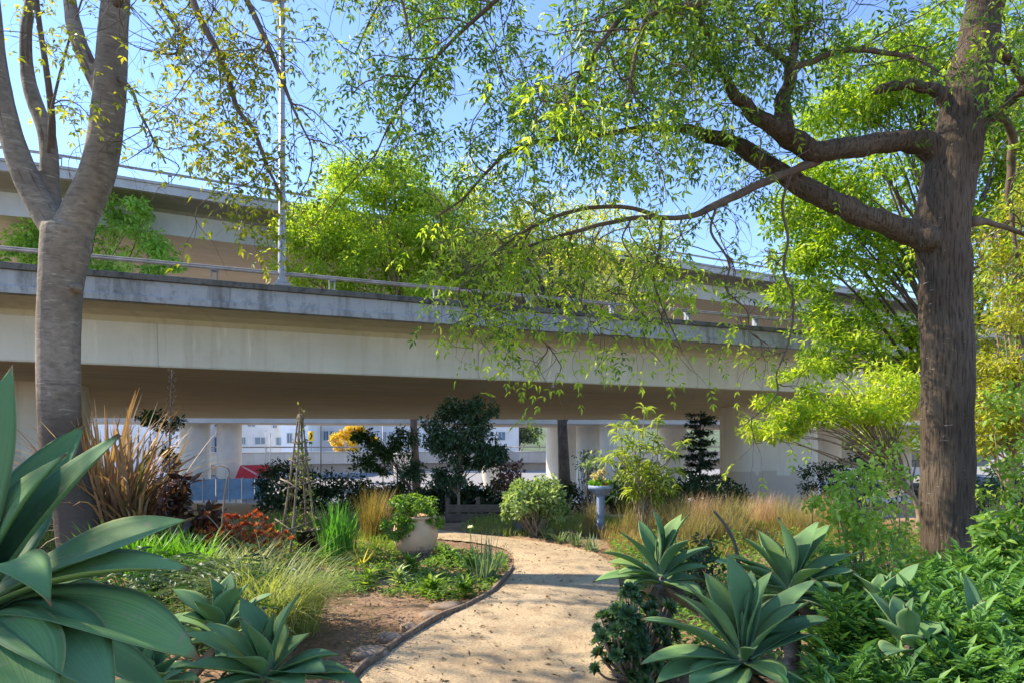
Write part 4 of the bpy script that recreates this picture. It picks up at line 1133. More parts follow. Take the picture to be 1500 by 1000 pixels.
tree('shrubby_tree', 'tangle of yellow-green foliage at the edge, right of the big dark trunk', 1480, 11.5, [(1480, 480, .9, 1, 1.6, 50, .32, 0), (1500, 600, 1.0, 1, .8, 40, .3, 0), (1530, 350, 1.1, 1, 1.6, 44, .35, 0), (1470, 640, .5, .6, .5, 12, .25, 0)], .09, leafmat('olive_lime_leaf', [(0, (.10, .15, .02)), (.5, (.26, .30, .03)), (1, (.46, .42, .06))], .5), m_twigpale, 110, .10, .04, limbs_n=60, twigs=260)

# dark shaded little tree, its loose neighbour, the leaning trunk
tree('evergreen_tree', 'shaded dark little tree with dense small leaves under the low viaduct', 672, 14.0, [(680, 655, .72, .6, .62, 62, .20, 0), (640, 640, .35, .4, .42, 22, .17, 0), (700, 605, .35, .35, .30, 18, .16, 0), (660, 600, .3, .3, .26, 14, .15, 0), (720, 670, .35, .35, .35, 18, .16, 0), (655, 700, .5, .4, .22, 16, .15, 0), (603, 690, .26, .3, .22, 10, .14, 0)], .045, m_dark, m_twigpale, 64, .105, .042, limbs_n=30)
tree('leaning_branch_tree', 'thin dark-leaved tree spreading left from behind the obelisk side of the shaded tree', 608, 17.0, [(560, 660, .75, .5, .30, 24, .2, 0), (535, 640, .4, .3, .2, 10, .16, 0), (545, 685, .5, .3, .2, 10, .17, 0), (590, 640, .35, .3, .25, 9, .17, 0)], .05, leafmat('mid_evergreen_leaf', [(0, (.02, .05, .015)), (.5, (.06, .12, .03)), (1, (.14, .22, .06))], .35), m_bgbark, 46, .13, .05)


# conifer beside the pier
b = at(1025, 19.0)
cf = thing('conifer', 'dark green conifer with tiered boughs left of the broad patched pier', 'conifer', b)
ht = P(0, 600, 19.0)[2] - b[2]
g = Geo().tube([b, b + np.array([.02, 0, ht])], [.05, .012], 8); nb = Geo()
for i in range(84):
    t = .06 + .94 * (i // 7) / 12 + rng.normal() * .028; z = b[2] + ht * min(t, 1.0); rad = (1 - t) * .62 + .30
    a = i * .8976 + (i // 7) * .5 + rng.normal() * .15; e = np.array([math.cos(a), math.sin(a), 0])
    s0 = np.array([b[0], b[1], z]); L_ = rad * rng.uniform(.5, 1.25)
    pp = np.array([s0 + e * L_ * q + np.array([0, 0, -.10 * q + .12 * q * q]) * L_ for q in np.linspace(0, 1, 7)])
    g.tube(pp, np.linspace(.012, .003, 7), 4, cap=False)
    m = int(120 * L_) + 16
    q = rng.random(m) ** .8; idx = q * 5.99; i0 = idx.astype(int); fr = (idx - i0)[:, None]
    B = pp[i0] * (1 - fr) + pp[i0 + 1] * fr
    sd = np.where(rng.random(m) < .5, -1, 1)[:, None] * np.array([-e[1], e[0], 0])
    nb.leaves(B, unit(e * .8 + sd * rng.uniform(.3, 1.1, (m, 1)) + rng.normal(size=(m, 3)) * .3 + np.array([0, 0, 1.0]) * rng.normal(size=(m, 1)) * .4), np.array([0, 0, 1.0]), rng.uniform(.10, .20, m), rng.uniform(.03, .05, m))
part('trunk', g, m_bgbark, cf)
part('needles', nb, leafmat('conifer_needle', [(0, (.018, .045, .028)), (.6, (.045, .09, .05)), (1, (.09, .15, .08))], .15), cf)

# yellow tree and woods beyond the ramp
tree('yellow_tree', 'yellow autumn-coloured tree beyond the curved ramp', 510, 98, [(508, 650, 2.6, 2, 2.4, 40, .7, 0), (520, 632, 1.6, 1.4, 1.3, 14, .5, 0), (545, 645, .9, 1, 1.0, 8, .5, 0)], .2, leafmat('gold_leaf', [(0, (.40, .27, .02)), (1, (.62, .46, .06))], .45), m_bgbark, 90, .3, .2)
for i, (px, py, d, rx, lab) in enumerate([(690, 636, 150, 5, 'round grey-green tree far beyond the ramp, left of the thick white column'), (760, 632, 155, 6, 'broad grey-green tree far beyond the ramp near the thick white column'), (725, 628, 160, 6.5, 'taller hazy tree far beyond the ramp between two grey-green ones'), (1260, 655, 130, 6, 'dark tree far right beyond the long white van')]):
    tree('distant_tree', lab, px, d, [(px, py, rx, 3, 3.4, 36, 1.4, 0)], .3, leafmat('far_leaf_%d' % i, [(0, (.07, .10, .05)), (1, (.16, .19, .10))], .3), m_bgbark, 60, .8, .5, group='trees far beyond the ramp')
# unseen tree added left of the view, crown shaped to shade the garden front
tree('broadleaf_tree', 'unseen leafy tree added left of the garden, outside the picture, to shade the path mouth', -644, 5.0, [(-644, -359, 1.9, 1.4, 1.0, 24, .5, 0), (-1273, -833, 1.7, 1.3, .8, 22, .5, -1.6)], .2, m_green, m_bgbark, 80, .16, .07)
# ------------------------------------------------------------------ agaves
k = NT('agave_leaf')
uvn = k.n('ShaderNodeUVMap'); uvn.uv_map = 'UVMap'
sp = k.n('ShaderNodeSeparateXYZ'); k.l(uvn.outputs[0], sp.inputs[0])
gi = k.n('ShaderNodeNewGeometry')
n = k.noise(3.2, detail=4.0); n2 = k.noise(16, detail=6.0, rough=.7)
c = k.ramp(gi.outputs['Random Per Island'], [(0, (.085, .19, .075)), (.5, (.135, .265, .092)), (.85, (.20, .35, .10)), (1, (.33, .44, .085))])
c = k.mix(k.ramp(n, [(.35, 0), (.62, .6)]), c, (.22, .35, .17))
lg = k.n('ShaderNodeCombineXYZ'); k.l(sp.outputs[0], lg.inputs[0]); k.l(gi.outputs['Random Per Island'], lg.inputs[2])
ln = k.n('ShaderNodeTexNoise'); ln.inputs['Scale'].default_value = 26; ln.inputs['Detail'].default_value = 3; k.l(lg.outputs[0], ln.inputs['Vector'])
c = k.mix(k.ramp(ln.outputs[0], [(.38, .34), (.6, 0)]), c, (.06, .125, .07))           # fine lengthwise grain
c = k.mix(k.ramp(n2, [(.615, 0), (.65, .7)]), c, (.33, .29, .17))
n5 = k.noise(1.3, detail=6.0, rough=.65, loc=(3, 1, 8))
c = k.mix(k.ramp(n5, [(.42, .35), (.58, 0)]), c, (.06, .125, .055))                      # scars
c = k.mix(k.ramp(sp.outputs[0], [(.93, 0), (.985, .8)]), c, (.40, .44, .20))           # pale margin
c = k.mix(k.ramp(sp.outputs[1], [(.0, .75), (.22, 0)]), c, (.26, .34, .20))            # pale base
c = k.mix(k.ramp(sp.outputs[1], [(.94, 0), (.985, .95)]), c, (.17, .10, .055))          # dry tip
a_ = k.bsdf(c, .58, k.bump(ln.outputs[0], .25, .006, k.bump(n, .35, .02)), .12)
tl = k.n('ShaderNodeBsdfTranslucent'); k.l(k.mix(1.0, c, (1.5, 2.2, .7), 'MULTIPLY'), tl.inputs[0])
mx = k.n('ShaderNodeMixShader'); mx.inputs[0].default_value = .16; k.l(a_, mx.inputs[1]); k.l(tl.outputs[0], mx.inputs[2])
m_agave = k.done(mx.outputs[0])
m_dryag = plain('dry_agave_leaf', (.30, .21, .12), .9, .4, 9, .5)
m_agstem = barkmat('agave_stem', (.16, .14, .11), (.27, .24, .19), (.06, .05, .04), (4, 4, 12), .5)


def agave_leaf(g, B, T, w, bulge=.10, axis=(0, 0, 1.0), chan=.22, th=.011, twist=0.0, segs=20):
    B = np.asarray(B, float); T = np.asarray(T, float); ax = unit(axis)
    ch = T - B; Ln = np.linalg.norm(ch); D = ch / Ln
    h = unit(D - ax * (D @ ax) + 1e-5)
    N0 = unit(ax * (1.05 - abs(D @ ax)) - h * max(D @ ax, 0.02))
    C1 = B + ch * .35 + N0 * Ln * bulge * 1.1; C2 = B + ch * .75 + N0 * Ln * bulge * .9
    t = np.linspace(0, 1, segs + 1)[:, None]
    p = B * (1 - t) ** 3 + 3 * C1 * t * (1 - t) ** 2 + 3 * C2 * t ** 2 * (1 - t) + T * t ** 3
    tg = unit(np.gradient(p, axis=0))
    t1 = t[:, 0]
    prof = np.where(t1 < .52, .48 + .52 * np.sin(np.clip(t1 / .52, 0, 1) * math.pi / 2) ** 1.3, np.cos(np.clip((t1 - .52) / .48, 0, 1) * math.pi / 2) ** 1.12)
    prof = np.maximum(prof, .012)
    ph = rng.uniform(0, 6)
    prof = prof * (1 + .02 * np.sin(t1 * 9 + ph))
    nn = unit(N0 - tg * (tg @ N0)[:, None]); sd = np.cross(tg, nn)
    if twist:
        an = twist * t1[:, None]; nn, sd = nn * np.cos(an) + sd * np.sin(an), sd * np.cos(an) - nn * np.sin(an)
    vt = np.array([-1, -.72, -.4, 0, .4, .72, 1.0]); vb = np.array([.72, .35, 0, -.35, -.72])
    half = w * .61 * prof
    wav = .05 * np.sin(t1 * 7 + ph) * w
    top = p[:, None] + sd[:, None] * (vt[None, :, None] * half[:, None, None]) + nn[:, None] * ((np.abs(vt) ** 1.8)[None, :] * chan * (1.15 - .5 * t1[:, None]) * half[:, None] * 1.4 + (vt * np.abs(vt))[None, :] * wav[:, None])[..., None]
    bot = p[:, None] + sd[:, None] * (vb[None, :, None] * half[:, None, None]) + nn[:, None] * ((np.abs(vb) ** 1.8)[None, :] * chan * (1.15 - .5 * t1[:, None]) * half[:, None] * 1.4 - (1 - vb ** 2)[None, :] * th * (1.6 - 1.1 * t1[:, None]) + (vb * np.abs(vb))[None, :] * wav[:, None])[..., None]
    V = np.concatenate([top, bot], 1); m = V.shape[1]
    ii = np.arange((segs + 1) * m).reshape(segs + 1, m); nx_ = np.roll(ii, -1, 1)
    uu = np.abs(np.concatenate([vt, vb * .9]))
    UV = np.stack([np.broadcast_to(uu, V.shape[:2]), np.broadcast_to(t1[:, None], V.shape[:2])], -1)
    g.add(V, np.stack([ii[:-1], nx_[:-1], nx_[1:], ii[1:]], -1).reshape(-1, 4), None, UV)


def agave(label, ctr, d, tips, w, filler=8, fl=.45, axis=(0, 0, 1), bulge=.10, fill_el=(-25, 25), fill_az=(0, 360), group=None, stemr=.05, bud=True):
    """tips: (px, py, depth offset[, width factor[, bulge]])"""
    C = P(ctr[0], ctr[1], d)
    base = np.array([C[0] + .02, C[1] + .05, float(gz(C[0], C[1]))])
    r = thing('agave', label, 'agave', base, group)
    ax = unit(axis); lv = []
    g = Geo()
    for q in tips:
        T = P(q[0], q[1], d + q[2]); D = unit(T - C)
        agave_leaf(g, C + D * .035 - ax * .02 * (1 - D @ ax), T, w * (q[3] if len(q) > 3 else 1), (q[4] if len(q) > 4 else bulge), ax, twist=rng.normal() * .12)
    for i in range(filler):
        az = math.radians(fill_az[0] + (fill_az[1] - fill_az[0]) * ((i * .618) % 1)); el = math.radians(rng.uniform(*fill_el))
        D = np.array([math.cos(az) * math.cos(el), math.sin(az) * math.cos(el), math.sin(el)])
        agave_leaf(g, C + D * .03 - np.array([0, 0, .05]), C + D * fl * rng.uniform(.85, 1.1) - np.array([0, 0, .05]), w * rng.uniform(.8, 1.05), bulge * 1.2, ax)
    part('leaves', g, m_agave, r, uv=True)
    if filler:
        g = Geo()
        for i in range(5):
            az = i * 2.0 + rng.uniform(-.4, .4); D = unit(np.array([math.cos(az), math.sin(az), -rng.uniform(.5, 1.3)]))
            agave_leaf(g, C + D * .03 - np.array([0, 0, .07]), C + D * fl * rng.uniform(.55, .85) - np.array([0, 0, .07]), w * .55, -.12, ax, chan=.9, th=.004, twist=rng.normal() * .8)
        part('dry_leaves', g, m_dryag, r, uv=True, label='shrivelled brown lower leaves')
    if bud:
        g = Geo()
        for i in range(3):
            a = i * 2.1; D = unit(ax + .10 * np.array([math.cos(a), math.sin(a), 0]))
            agave_leaf(g, C + D * .02, C + D * fl * (.72 - .1 * i), w * .42, .02, ax, chan=.6)
        part('central_spear', g, m_agave, r, uv=True)
    g = Geo()
    pts = cr([base - np.array([0, 0, .08]), base * .5 + C * .5 + np.array([.05, .06, -.05]), C - ax * .03], 6)
    if np.linalg.norm(C - base) > .15:
        rr = stemr * (1 + .12 * np.sin(np.arange(len(pts)) * 2.3)); g.tube(pts, rr, 10)
        part('stem', g, m_agstem, r)
    return r


agave('huge blue-green agave at the lower left edge with long pointed leaves', (-45, 893), 1.95,
      [(123, 622, .22, 1.0, .06), (96, 664, .02, .95, .10), (176, 636, .10, 1.1, .05), (281, 759, .16, .98, .07), (279, 833, .0, 1.1, .12), (292, 964, -.16, 1.12, .14), (76, 886, -.50, .72, .22), (170, 1035, -.35, 1.1, .16), (19, 533, .12, .62, .16), (60, 1080, -.5, 1.1, .15), (-130, 560, .1), (-260, 640, -.1), (-330, 800, .1), (-300, 950, -.1), (210, 880, .42, 1.0, .1), (240, 820, .45, .9, .1), (-200, 1080, -.3), (-60, 470, .3), (60, 720, .5, 1, .05)],
      .175, filler=6, fl=.6, axis=(.25, -.25, 1), fill_el=(-55, -20), stemr=.07, bud=False)
agave('open agave rosette at the bottom, nearest the path on its left side', (392, 985), 3.1,
      [(440, 868, .05), (352, 905, -.12, .9), (352, 872, .15, .9), (300, 912, .0), (262, 925, .05), (455, 925, .12), (500, 958, -.02), (478, 985, -.2), (332, 960, -.25, .9), (440, 1010, -.3), (250, 980, -.15), (410, 905, .25, .9), (300, 1020, -.3), (530, 1000, -.05, .9)],
      .135, filler=6, fl=.42, fill_el=(-30, 10))
agave('smaller agave rosette tucked between weeping grass and dark ferny leaves', (325, 925), 3.75,
      [(306, 842, .0), (345, 858, -.1), (338, 838, .15, .9), (250, 860, .05), (268, 900, -.15), (365, 852, .1, .9), (400, 868, .1), (392, 905, -.2), (285, 880, -.25, .9), (240, 905, .1)],
      .125, filler=6, fl=.40, fill_el=(-25, 20))
agave('agave at the lower left corner, low behind the huge one, half hidden', (215, 1010), 2.9,
      [(235, 925, .1), (195, 915, .05), (270, 955, .0), (180, 960, -.2), (290, 995, -.1), (245, 985, -.25)], .12, filler=5, fl=.35, fill_el=(-25, 20))
agave('largest green agave rosette at right, its full star facing the path', (1088, 962), 3.0,
      [(1066, 810, .08, 1.05), (1131, 836, .0, .95), (1100, 834, .2, .9), (1196, 848, .12, .95), (1186, 880, -.08, 1.0), (1000, 852, .0), (988, 868, .12), (940, 906, -.05), (938, 972, -.15), (1010, 1010, -.3), (1060, 1025, -.35), (1150, 1000, -.32), (1200, 930, .0, .95), (1215, 905, .15), (1030, 835, .2, .9), (1160, 870, .28, .9), (960, 1000, -.2), (1105, 950, -.28, .5)],
      .135, filler=4, fl=.45, fill_el=(-35, 5))
agave('green agave just behind the largest rosette, leaves spreading wide and upright', (1155, 862), 3.7,
      [(1140, 757, .0, 1.05), (1200, 762, .05), (1178, 775, .2, .9), (1216, 767, .1, .95), (1262, 808, .05), (1088, 786, -.02, 1.05), (1062, 812, .0), (1046, 822, -.12), (1120, 800, -.15, .85), (1250, 835, -.1), (1218, 872, -.2), (1210, 830, -.2, .9), (1080, 860, -.2), (1270, 870, .1), (1110, 775, .25, .85)],
      .135, filler=4, fl=.42, fill_el=(-30, 5))
agave('dark-leaved agave leaning over the bend of the gravel path', (965, 842), 4.5,
      [(957, 746, .02, 1.05), (906, 777, -.05), (880, 808, -.05), (868, 852, -.12, .8), (1000, 750, .1, .9), (1010, 752, -.05, .75), (935, 760, .25, .8), (985, 775, .25, .9), (1042, 800, .05, .85), (1040, 830, -.1, .8), (905, 840, -.25, .9), (890, 822, .2), (1010, 790, -.25, .8)],
      .140, filler=6, fl=.42, fill_el=(-25, 10), stemr=.055)
agave('small agave among feathery leaves, third from the path at right', (1300, 898), 3.5,
      [(1346, 824, .05, .9), (1288, 838, .1), (1312, 842, -.05, .8), (1250, 838, .02), (1252, 872, -.12), (1362, 868, -.05), (1345, 905, -.15), (1270, 915, -.2), (1325, 870, -.25, .8)],
      .11, filler=6, fl=.34, fill_el=(-20, 20))
agave('low agave half buried in feathery green foliage, nearest the big dark trunk', (1330, 945), 2.95,
      [(1308, 872, .1, .95), (1352, 932, -.1), (1282, 905, .0), (1300, 960, -.2), (1265, 860, .15, .8), (1380, 910, .1), (1330, 890, -.15, .7)],
      .115, filler=5, fl=.32, fill_el=(-20, 20))
agave('little pale agave poking from the foliage at the far right edge', (1432, 935), 3.2,
      [(1412, 838, .1, .7), (1445, 880, -.05, .9), (1420, 900, -.1), (1475, 895, .05, .9), (1395, 905, .0), (1462, 930, -.15)],
      .10, filler=5, fl=.28, fill_el=(-20, 20))

# ------------------------------------------------------------------ grasses and strappy plants
def gm(name, stops, trans=.4, rough=.5): return leafmat(name, stops, trans, rough=rough)


m_strap = gm('strappy_leaf', [(0, (.05, .16, .01)), (.5, (.13, .32, .02)), (1, (.27, .45, .05))])
m_iris = gm('iris_leaf', [(0, (.03, .12, .015)), (.5, (.08, .24, .03)), (1, (.16, .34, .06))])
m_weep = gm('weeping_grass_leaf', [(0, (.14, .18, .05)), (.5, (.28, .32, .10)), (1, (.48, .50, .20))])
m_tan = gm('tan_grass_leaf', [(0, (.15, .13, .05)), (.5, (.28, .235, .10)), (1, (.43, .36, .2))], .35)
m_pink = gm('pinkish_grass_plume', [(0, (.24, .15, .09)), (.5, (.38, .25, .17)), (1, (.52, .38, .27))], .35)
m_bronze = gm('bronze_grass_leaf', [(0, (.12, .10, .03)), (.5, (.26, .20, .07)), (1, (.38, .27, .11))], .4)
m_flax = gm('bronze_flax_leaf', [(0, (.09, .055, .04)), (.25, (.12, .13, .04)), (.4, (.20, .11, .07)), (.6, (.27, .175, .12)), (.8, (.37, .21, .09)), (1, (.46, .37, .25))], .22)
m_grey = gm('grey_iris_leaf', [(0, (.09, .14, .07)), (.6, (.18, .25, .13)), (1, (.27, .34, .2))], .3)
m_lawn = gm('short_grass_leaf', [(0, (.07, .13, .015)), (.5, (.16, .23, .03)), (1, (.34, .36, .08))], .4)


def blade_clump(name, label, cat, b, n, L, W, lean, bend, mat, r=.1, group=None, segs=6, fold=0.0, az=(0, 2 * math.pi)):
    g = Geo(); a = rng.uniform(az[0], az[1], n); q = r * np.sqrt(rng.random(n)); a2 = rng.uniform(0, 2 * math.pi, n)
    B = np.stack([b[0] + q * np.cos(a2), b[1] + q * np.sin(a2), np.full(n, b[2] - .02)], 1)
    g.blades(B, a, rng.uniform(lean[0], lean[1], n), L * rng.uniform(.6, 1.1, n), W * rng.uniform(.75, 1.15, n), rng.uniform(bend[0], bend[1], n), segs, fold)
    return solo(name, g, mat, label, cat, b, group)


# weeping pale grass mound beside the bare soil
b = G(385, 925); b[1] = 4.6; b[0] = (392 - 750) / F * 4.6; b[2] = gz(b[0], b[1])
g = Geo()
for (ox, oy, n, L_) in ((0, 0, 620, .95), (-.25, .25, 420, .85), (.12, .3, 340, .8), (-.05, -.3, 260, .7)):
    a = rng.uniform(0, 6.28, n); q = .16 * np.sqrt(rng.random(n))
    g.blades(np.stack([b[0] + ox + q * np.cos(a), b[1] + oy + q * np.sin(a), np.full(n, b[2])], 1), a + rng.normal(size=n) * .4, rng.uniform(.03, .45, n), L_ * rng.uniform(.6, 1.15, n), .0075 * rng.uniform(.7, 1.3, n), rng.uniform(1.4, 2.6, n), 8)
solo('weeping_grass', g, m_weep, 'weeping pale green grass mound spilling toward the bare soil', 'grass clump', b)
blade_clump('weeping_grass', 'finer weeping grass tuft behind the pale mound, below the red succulents', 'grass clump', at(345, 6.2), 420, .75, .008, (.05, .5), (1.2, 2.3), m_weep, .2)

strap = [(205, 6.9, 'bright green strappy clump closest to the pale forked trunk'), (246, 7.2, 'bright green strappy clump in the middle of its row, below the bronze flax'), (292, 7.0, 'bright green strappy clump at the end of its row, below the red succulents'), (150, 7.4, 'yellow-green strappy clump at the foot of the pale forked trunk')]
for px, d, lab in strap:
    blade_clump('strappy_plant', lab, 'plant', at(px, d), 150, .62, .022, (.05, .6), (.5, 1.5), m_strap, .14, 'strappy clumps below the flax')
blade_clump('iris', 'upright vivid green iris clump right of the wooden obelisk', 'plant', at(495, 8.2), 150, .82, .024, (.0, .28), (.1, .6), m_iris, .20)
blade_clump('iris', 'small upright green iris tuft at the left foot of the obelisk', 'plant', at(404, 8.6), 40, .55, .022, (.0, .25), (.1, .5), m_iris, .1)
blade_clump('bronze_grass', 'feathery bronze grass clump just left of the pale pot', 'grass clump', at(548, 9.7), 700, .86, .0055, (.0, .42), (.1, .9), m_bronze, .16)
blade_clump('spiky_plant', 'little yellow spiky rosette between iris and pot', 'plant', at(528, 7.9), 22, .36, .022, (.3, 1.2), (.0, .3), gm('yellow_spike_leaf', [(0, (.3, .26, .04)), (1, (.55, .48, .12))]), .03)
blade_clump('spiky_iris', 'grey-green spiky clump leaning over the inner bend of the path', 'plant', G(712, 852), 62, .58, .018, (.0, .95), (.0, .35), m_grey, .10)
# tan grasses between path bend and pier
tg = [(935, 10.2, 'tan feather grass clump just right of the blue pedestal'), (985, 10.6, 'tan feather grass clump behind the dark-leaved agave'), (1030, 11.4, 'pinkish-plumed grass clump in front of the conifer'), (1075, 11.0, 'tan grass clump left of the pier foot'), (1120, 11.8, 'rosy-plumed grass clump in front of the patched pier'), (1160, 10.8, 'tan grass clump at the right corner of the pier foot'), (1010, 9.2, 'low tan grass clump closest to the dark-leaved agave'), (1060, 9.4, 'straw-coloured grass clump beside the crooked bare stem'), (1200, 11.6, 'pale dry grass clump beyond the pier corner')]
for i, (px, d, lab) in enumerate(tg):
    m_ = m_pink if ('pink' in lab or 'rosy' in lab) else m_tan
    blade_clump('feather_grass', lab, 'grass clump', at(px, d), 520, .72, .006, (.0, .6), (.2, 1.1), m_, .30, 'feather grasses before the pier')
blade_clump('tan_tuft', 'pale dry grass tuft left of the blue pedestal', 'grass clump', at(862, 10.4), 220, .6, .005, (.0, .3), (.1, .6), m_tan, .08)
# low grey-green tufts along the far edge of the path
for px, py, lab in [(802, 787, 'first grey-green tuft on the outer path bend, under the pale shrub'), (822, 793, 'grey-green tuft second along the outer path bend'), (845, 797, 'grey-green tuft third along the outer path bend'), (866, 806, 'grey-green tuft closest to the dark-leaved agave on the outer bend')]:
    blade_clump('low_tuft', lab, 'plant', G(px, py), 42, .30, .024, (.2, 1.2), (.2, .9), m_grey, .08, 'tufts on the outer path bend')

# bronze flax
b = at(160, 8.7)
fx_ = thing('bronze_flax', 'tall bronze and orange flax clump right of the pale forked trunk', 'flax', b)
g = Geo()
for (ox, oy, n, L_, az) in ((0, 0, 150, 2.3, (0, 6.28)), (.32, .05, 110, 2.0, (0, 6.28)), (-.25, .1, 90, 2.1, (0, 6.28)), (.15, -.15, 80, 1.5, (0, 6.28)), (.45, -.05, 50, 1.3, (0, 6.28))):
    a = rng.uniform(*az, n); q = .12 * np.sqrt(rng.random(n))
    g.blades(np.stack([b[0] + ox + q * np.cos(a), b[1] + oy + q * np.sin(a), np.full(n, b[2])], 1), a, rng.uniform(.0, .5, n), L_ * rng.uniform(.5, 1.05, n), .058 * rng.uniform(.7, 1.2, n), rng.uniform(.0, 1.5, n) ** 1.2, 7, .14)
part('sword_leaves', g, m_flax, fx_)
g = Geo(); n = 60; a = rng.uniform(0, 6.28, n)
g.blades(np.stack([b[0] + .2 * np.cos(a), b[1] + .2 * np.sin(a), np.full(n, b[2])], 1), a, rng.uniform(.4, 1.0, n), rng.uniform(.5, 1.1, n), .035, rng.uniform(1.0, 2.3, n), 7, .1)
part('dry_leaves', g, plain('dry_flax', (.34, .24, .16), .9, .4, 5), fx_)
# flower stalk with seed pods
b = at(250, 8.9); tp = P(252, 541, 8.9)
fs = thing('flower_stalk', 'tall dry flower stalk with curled seed pods against the viaduct', 'flower stalk', b)
st = cr([b, b * .5 + tp * .5 + np.array([-.03, 0, 0]), tp], 8)
part('stem', Geo().tube(st, np.linspace(.016, .006, len(st)), 6), m_twig, fs)
g = Geo()
for i in range(34):
    t_ = .58 + .41 * i / 34; q = st[0] * (1 - t_) + st[-1] * t_; a = i * 2.4; l_ = .10 * (1.35 - t_)
    e = np.array([math.cos(a), math.sin(a), 0]); q1 = q + e * l_ + np.array([0, 0, .02])
    g.tube(cr([q, q + e * l_ * .6 + np.array([0, 0, .03]), q1, q1 + e * .012 + np.array([0, 0, .05])], 3), .0035, 4)
    g.lathe([(0, -.012), (.011, 0), (.008, .03), (0, .045)], q1, 6)
part('seed_pods', g, m_twig, fs)

# ------------------------------------------------------------------ shrubs
def shrub(name, label, cat, b, crowns, mat, per, LL, LW, stem=m_twigpale, sr=.012, group=None, nst=12, fine=False, ext=None):
    r = thing(name, label, cat, b, group)
    CL = np.vstack([clumps(np.asarray(b) + np.array(c[0:3]), c[3:6], c[6], c[7]) for c in crowns])
    g = Geo(); foliage(g, CL, per, LL, LW, fine=fine); part('foliage', g, mat, r)
    g = Geo()
    for q in CL[rng.choice(len(CL), min(nst, len(CL)), replace=False)]:
        s0 = np.asarray(b) + np.array([rng.normal() * .06, rng.normal() * .06, -.05])
        m_ = s0 * .5 + q[:3] * .5 + np.array([rng.normal() * .05, rng.normal() * .05, .05])
        pp = cr([s0, m_, q[:3]], 5); g.tube(pp, np.linspace(sr, sr * .4, len(pp)), 5, cap=False)
    part('stems', g, stem, r)
    return r


m_var = leafmat('pale_variegated_leaf', [(0, (.10, .17, .05)), (.45, (.24, .33, .12)), (.8, (.42, .50, .26)), (1, (.62, .66, .46))], .35, rough=.4)
m_mid = leafmat('mid_green_leaf', [(0, (.05, .12, .02)), (.5, (.12, .24, .04)), (1, (.27, .40, .09))], .38)
m_airy = leafmat('airy_green_leaf', [(0, (.08, .17, .02)), (.5, (.20, .33, .05)), (1, (.40, .50, .11))], .45)
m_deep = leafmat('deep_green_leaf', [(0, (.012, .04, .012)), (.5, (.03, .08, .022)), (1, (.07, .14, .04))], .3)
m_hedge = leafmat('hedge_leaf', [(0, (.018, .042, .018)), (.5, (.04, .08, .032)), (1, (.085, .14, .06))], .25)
m_cover = leafmat('ground_cover_leaf', [(0, (.05, .12, .015)), (.5, (.13, .24, .03)), (1, (.28, .38, .07))], .38)
m_fern = leafmat('feathery_leaf', [(0, (.055, .14, .035)), (.5, (.11, .25, .055)), (.85, (.20, .35, .09)), (1, (.32, .46, .17))], .36)
m_redsuc = leafmat('red_succulent_leaf', [(0, (.14, .02, .012)), (.4, (.34, .055, .025)), (.75, (.44, .13, .04)), (1, (.36, .25, .08))], .3)
m_burg = leafmat('burgundy_leaf', [(0, (.035, .018, .012)), (.5, (.09, .035, .02)), (.85, (.16, .06, .03)), (1, (.12, .12, .03))], .25, rough=.3, spec=.5)
m_aeon = leafmat('dark_aeonium_leaf', [(0, (.02, .05, .02)), (.5, (.045, .10, .035)), (1, (.10, .18, .06))], .2, rough=.4)
m_bronz2 = leafmat('purple_brown_leaf', [(0, (.06, .02, .02)), (.5, (.14, .06, .05)), (1, (.25, .13, .10))], .3)

b = G(783, 782)
shrub('variegated_shrub', 'pale variegated shrub on many tan stems beside the path end', 'shrub', b, [(0, 0, .62, .55, .42, .34, 58, .12), (-.32, 0, .42, .22, .25, .22, 14, .10), (.40, 0, .45, .22, .25, .25, 16, .10)], m_var, 40, .085, .05, nst=46, sr=.011)
b = at(930, 10.9)
shrub('strappy_shrub', 'dark glossy strap-leaved shrub behind the blue pedestal', 'shrub', b, [(0, 0, .75, .35, .3, .30, 14, .2)], m_deep, 34, .30, .035, nst=6)
# slender small tree with long drooping leaves
b = at(942, 10.0)
lq = thing('loquat_tree', 'slender young tree with long drooping yellow-green leaves near the pedestal', 'tree', b)
tips = [(945, 600), (925, 615), (910, 640), (900, 662), (930, 650), (958, 640), (970, 660), (985, 665), (940, 680), (918, 690), (955, 695), (990, 690), (935, 630), (962, 615), (905, 625), (975, 700), (948, 655), (925, 668), (892, 672), (1000, 650), (968, 720), (925, 720), (985, 715)]
g, gs = Geo(), Geo()
for px, py in tips:
    T_ = P(px, py, 10.0 + rng.normal() * .25); fk = b + np.array([rng.normal() * .05, rng.normal() * .05, rng.uniform(.35, .7)])
    pp = cr([b + rng.normal(size=3) * np.array([.05, .05, 0]), fk, fk * .4 + T_ * .6 + rng.normal(size=3) * .04, T_], 6); gs.tube(pp, np.linspace(.014, .005, len(pp)), 5, cap=False)
    for q, m in ((T_, 15), (pp[-5], 10), (pp[-9], 6)):
        a = rng.uniform(0, 6.28, m); el = rng.uniform(-.5, .75, m)
        g.leaves(q + rng.normal(size=(m, 3)) * .015, np.stack([np.cos(a) * np.cos(el), np.sin(a) * np.cos(el), np.sin(el)], 1), np.array([0, 0, 1.0]), rng.uniform(.15, .24, m), rng.uniform(.035, .05, m), .2, .42, fine=True)
part('leaves', g, leafmat('loquat_leaf', [(0, (.08, .14, .02)), (.5, (.20, .28, .04)), (1, (.38, .44, .10))], .4), lq)
part('stems', gs, m_twigpale, lq)
# twiggy dark shrub in front of the white columns
b = at(858, 13.5)
shrub('bare_shrub', 'dark twiggy shrub in front of the shaded white column', 'shrub', b, [(0, 0, 1.0, .30, .3, .65, 26, .12)], m_hedge, 10, .07, .035, m_twig, nst=22, sr=.010)
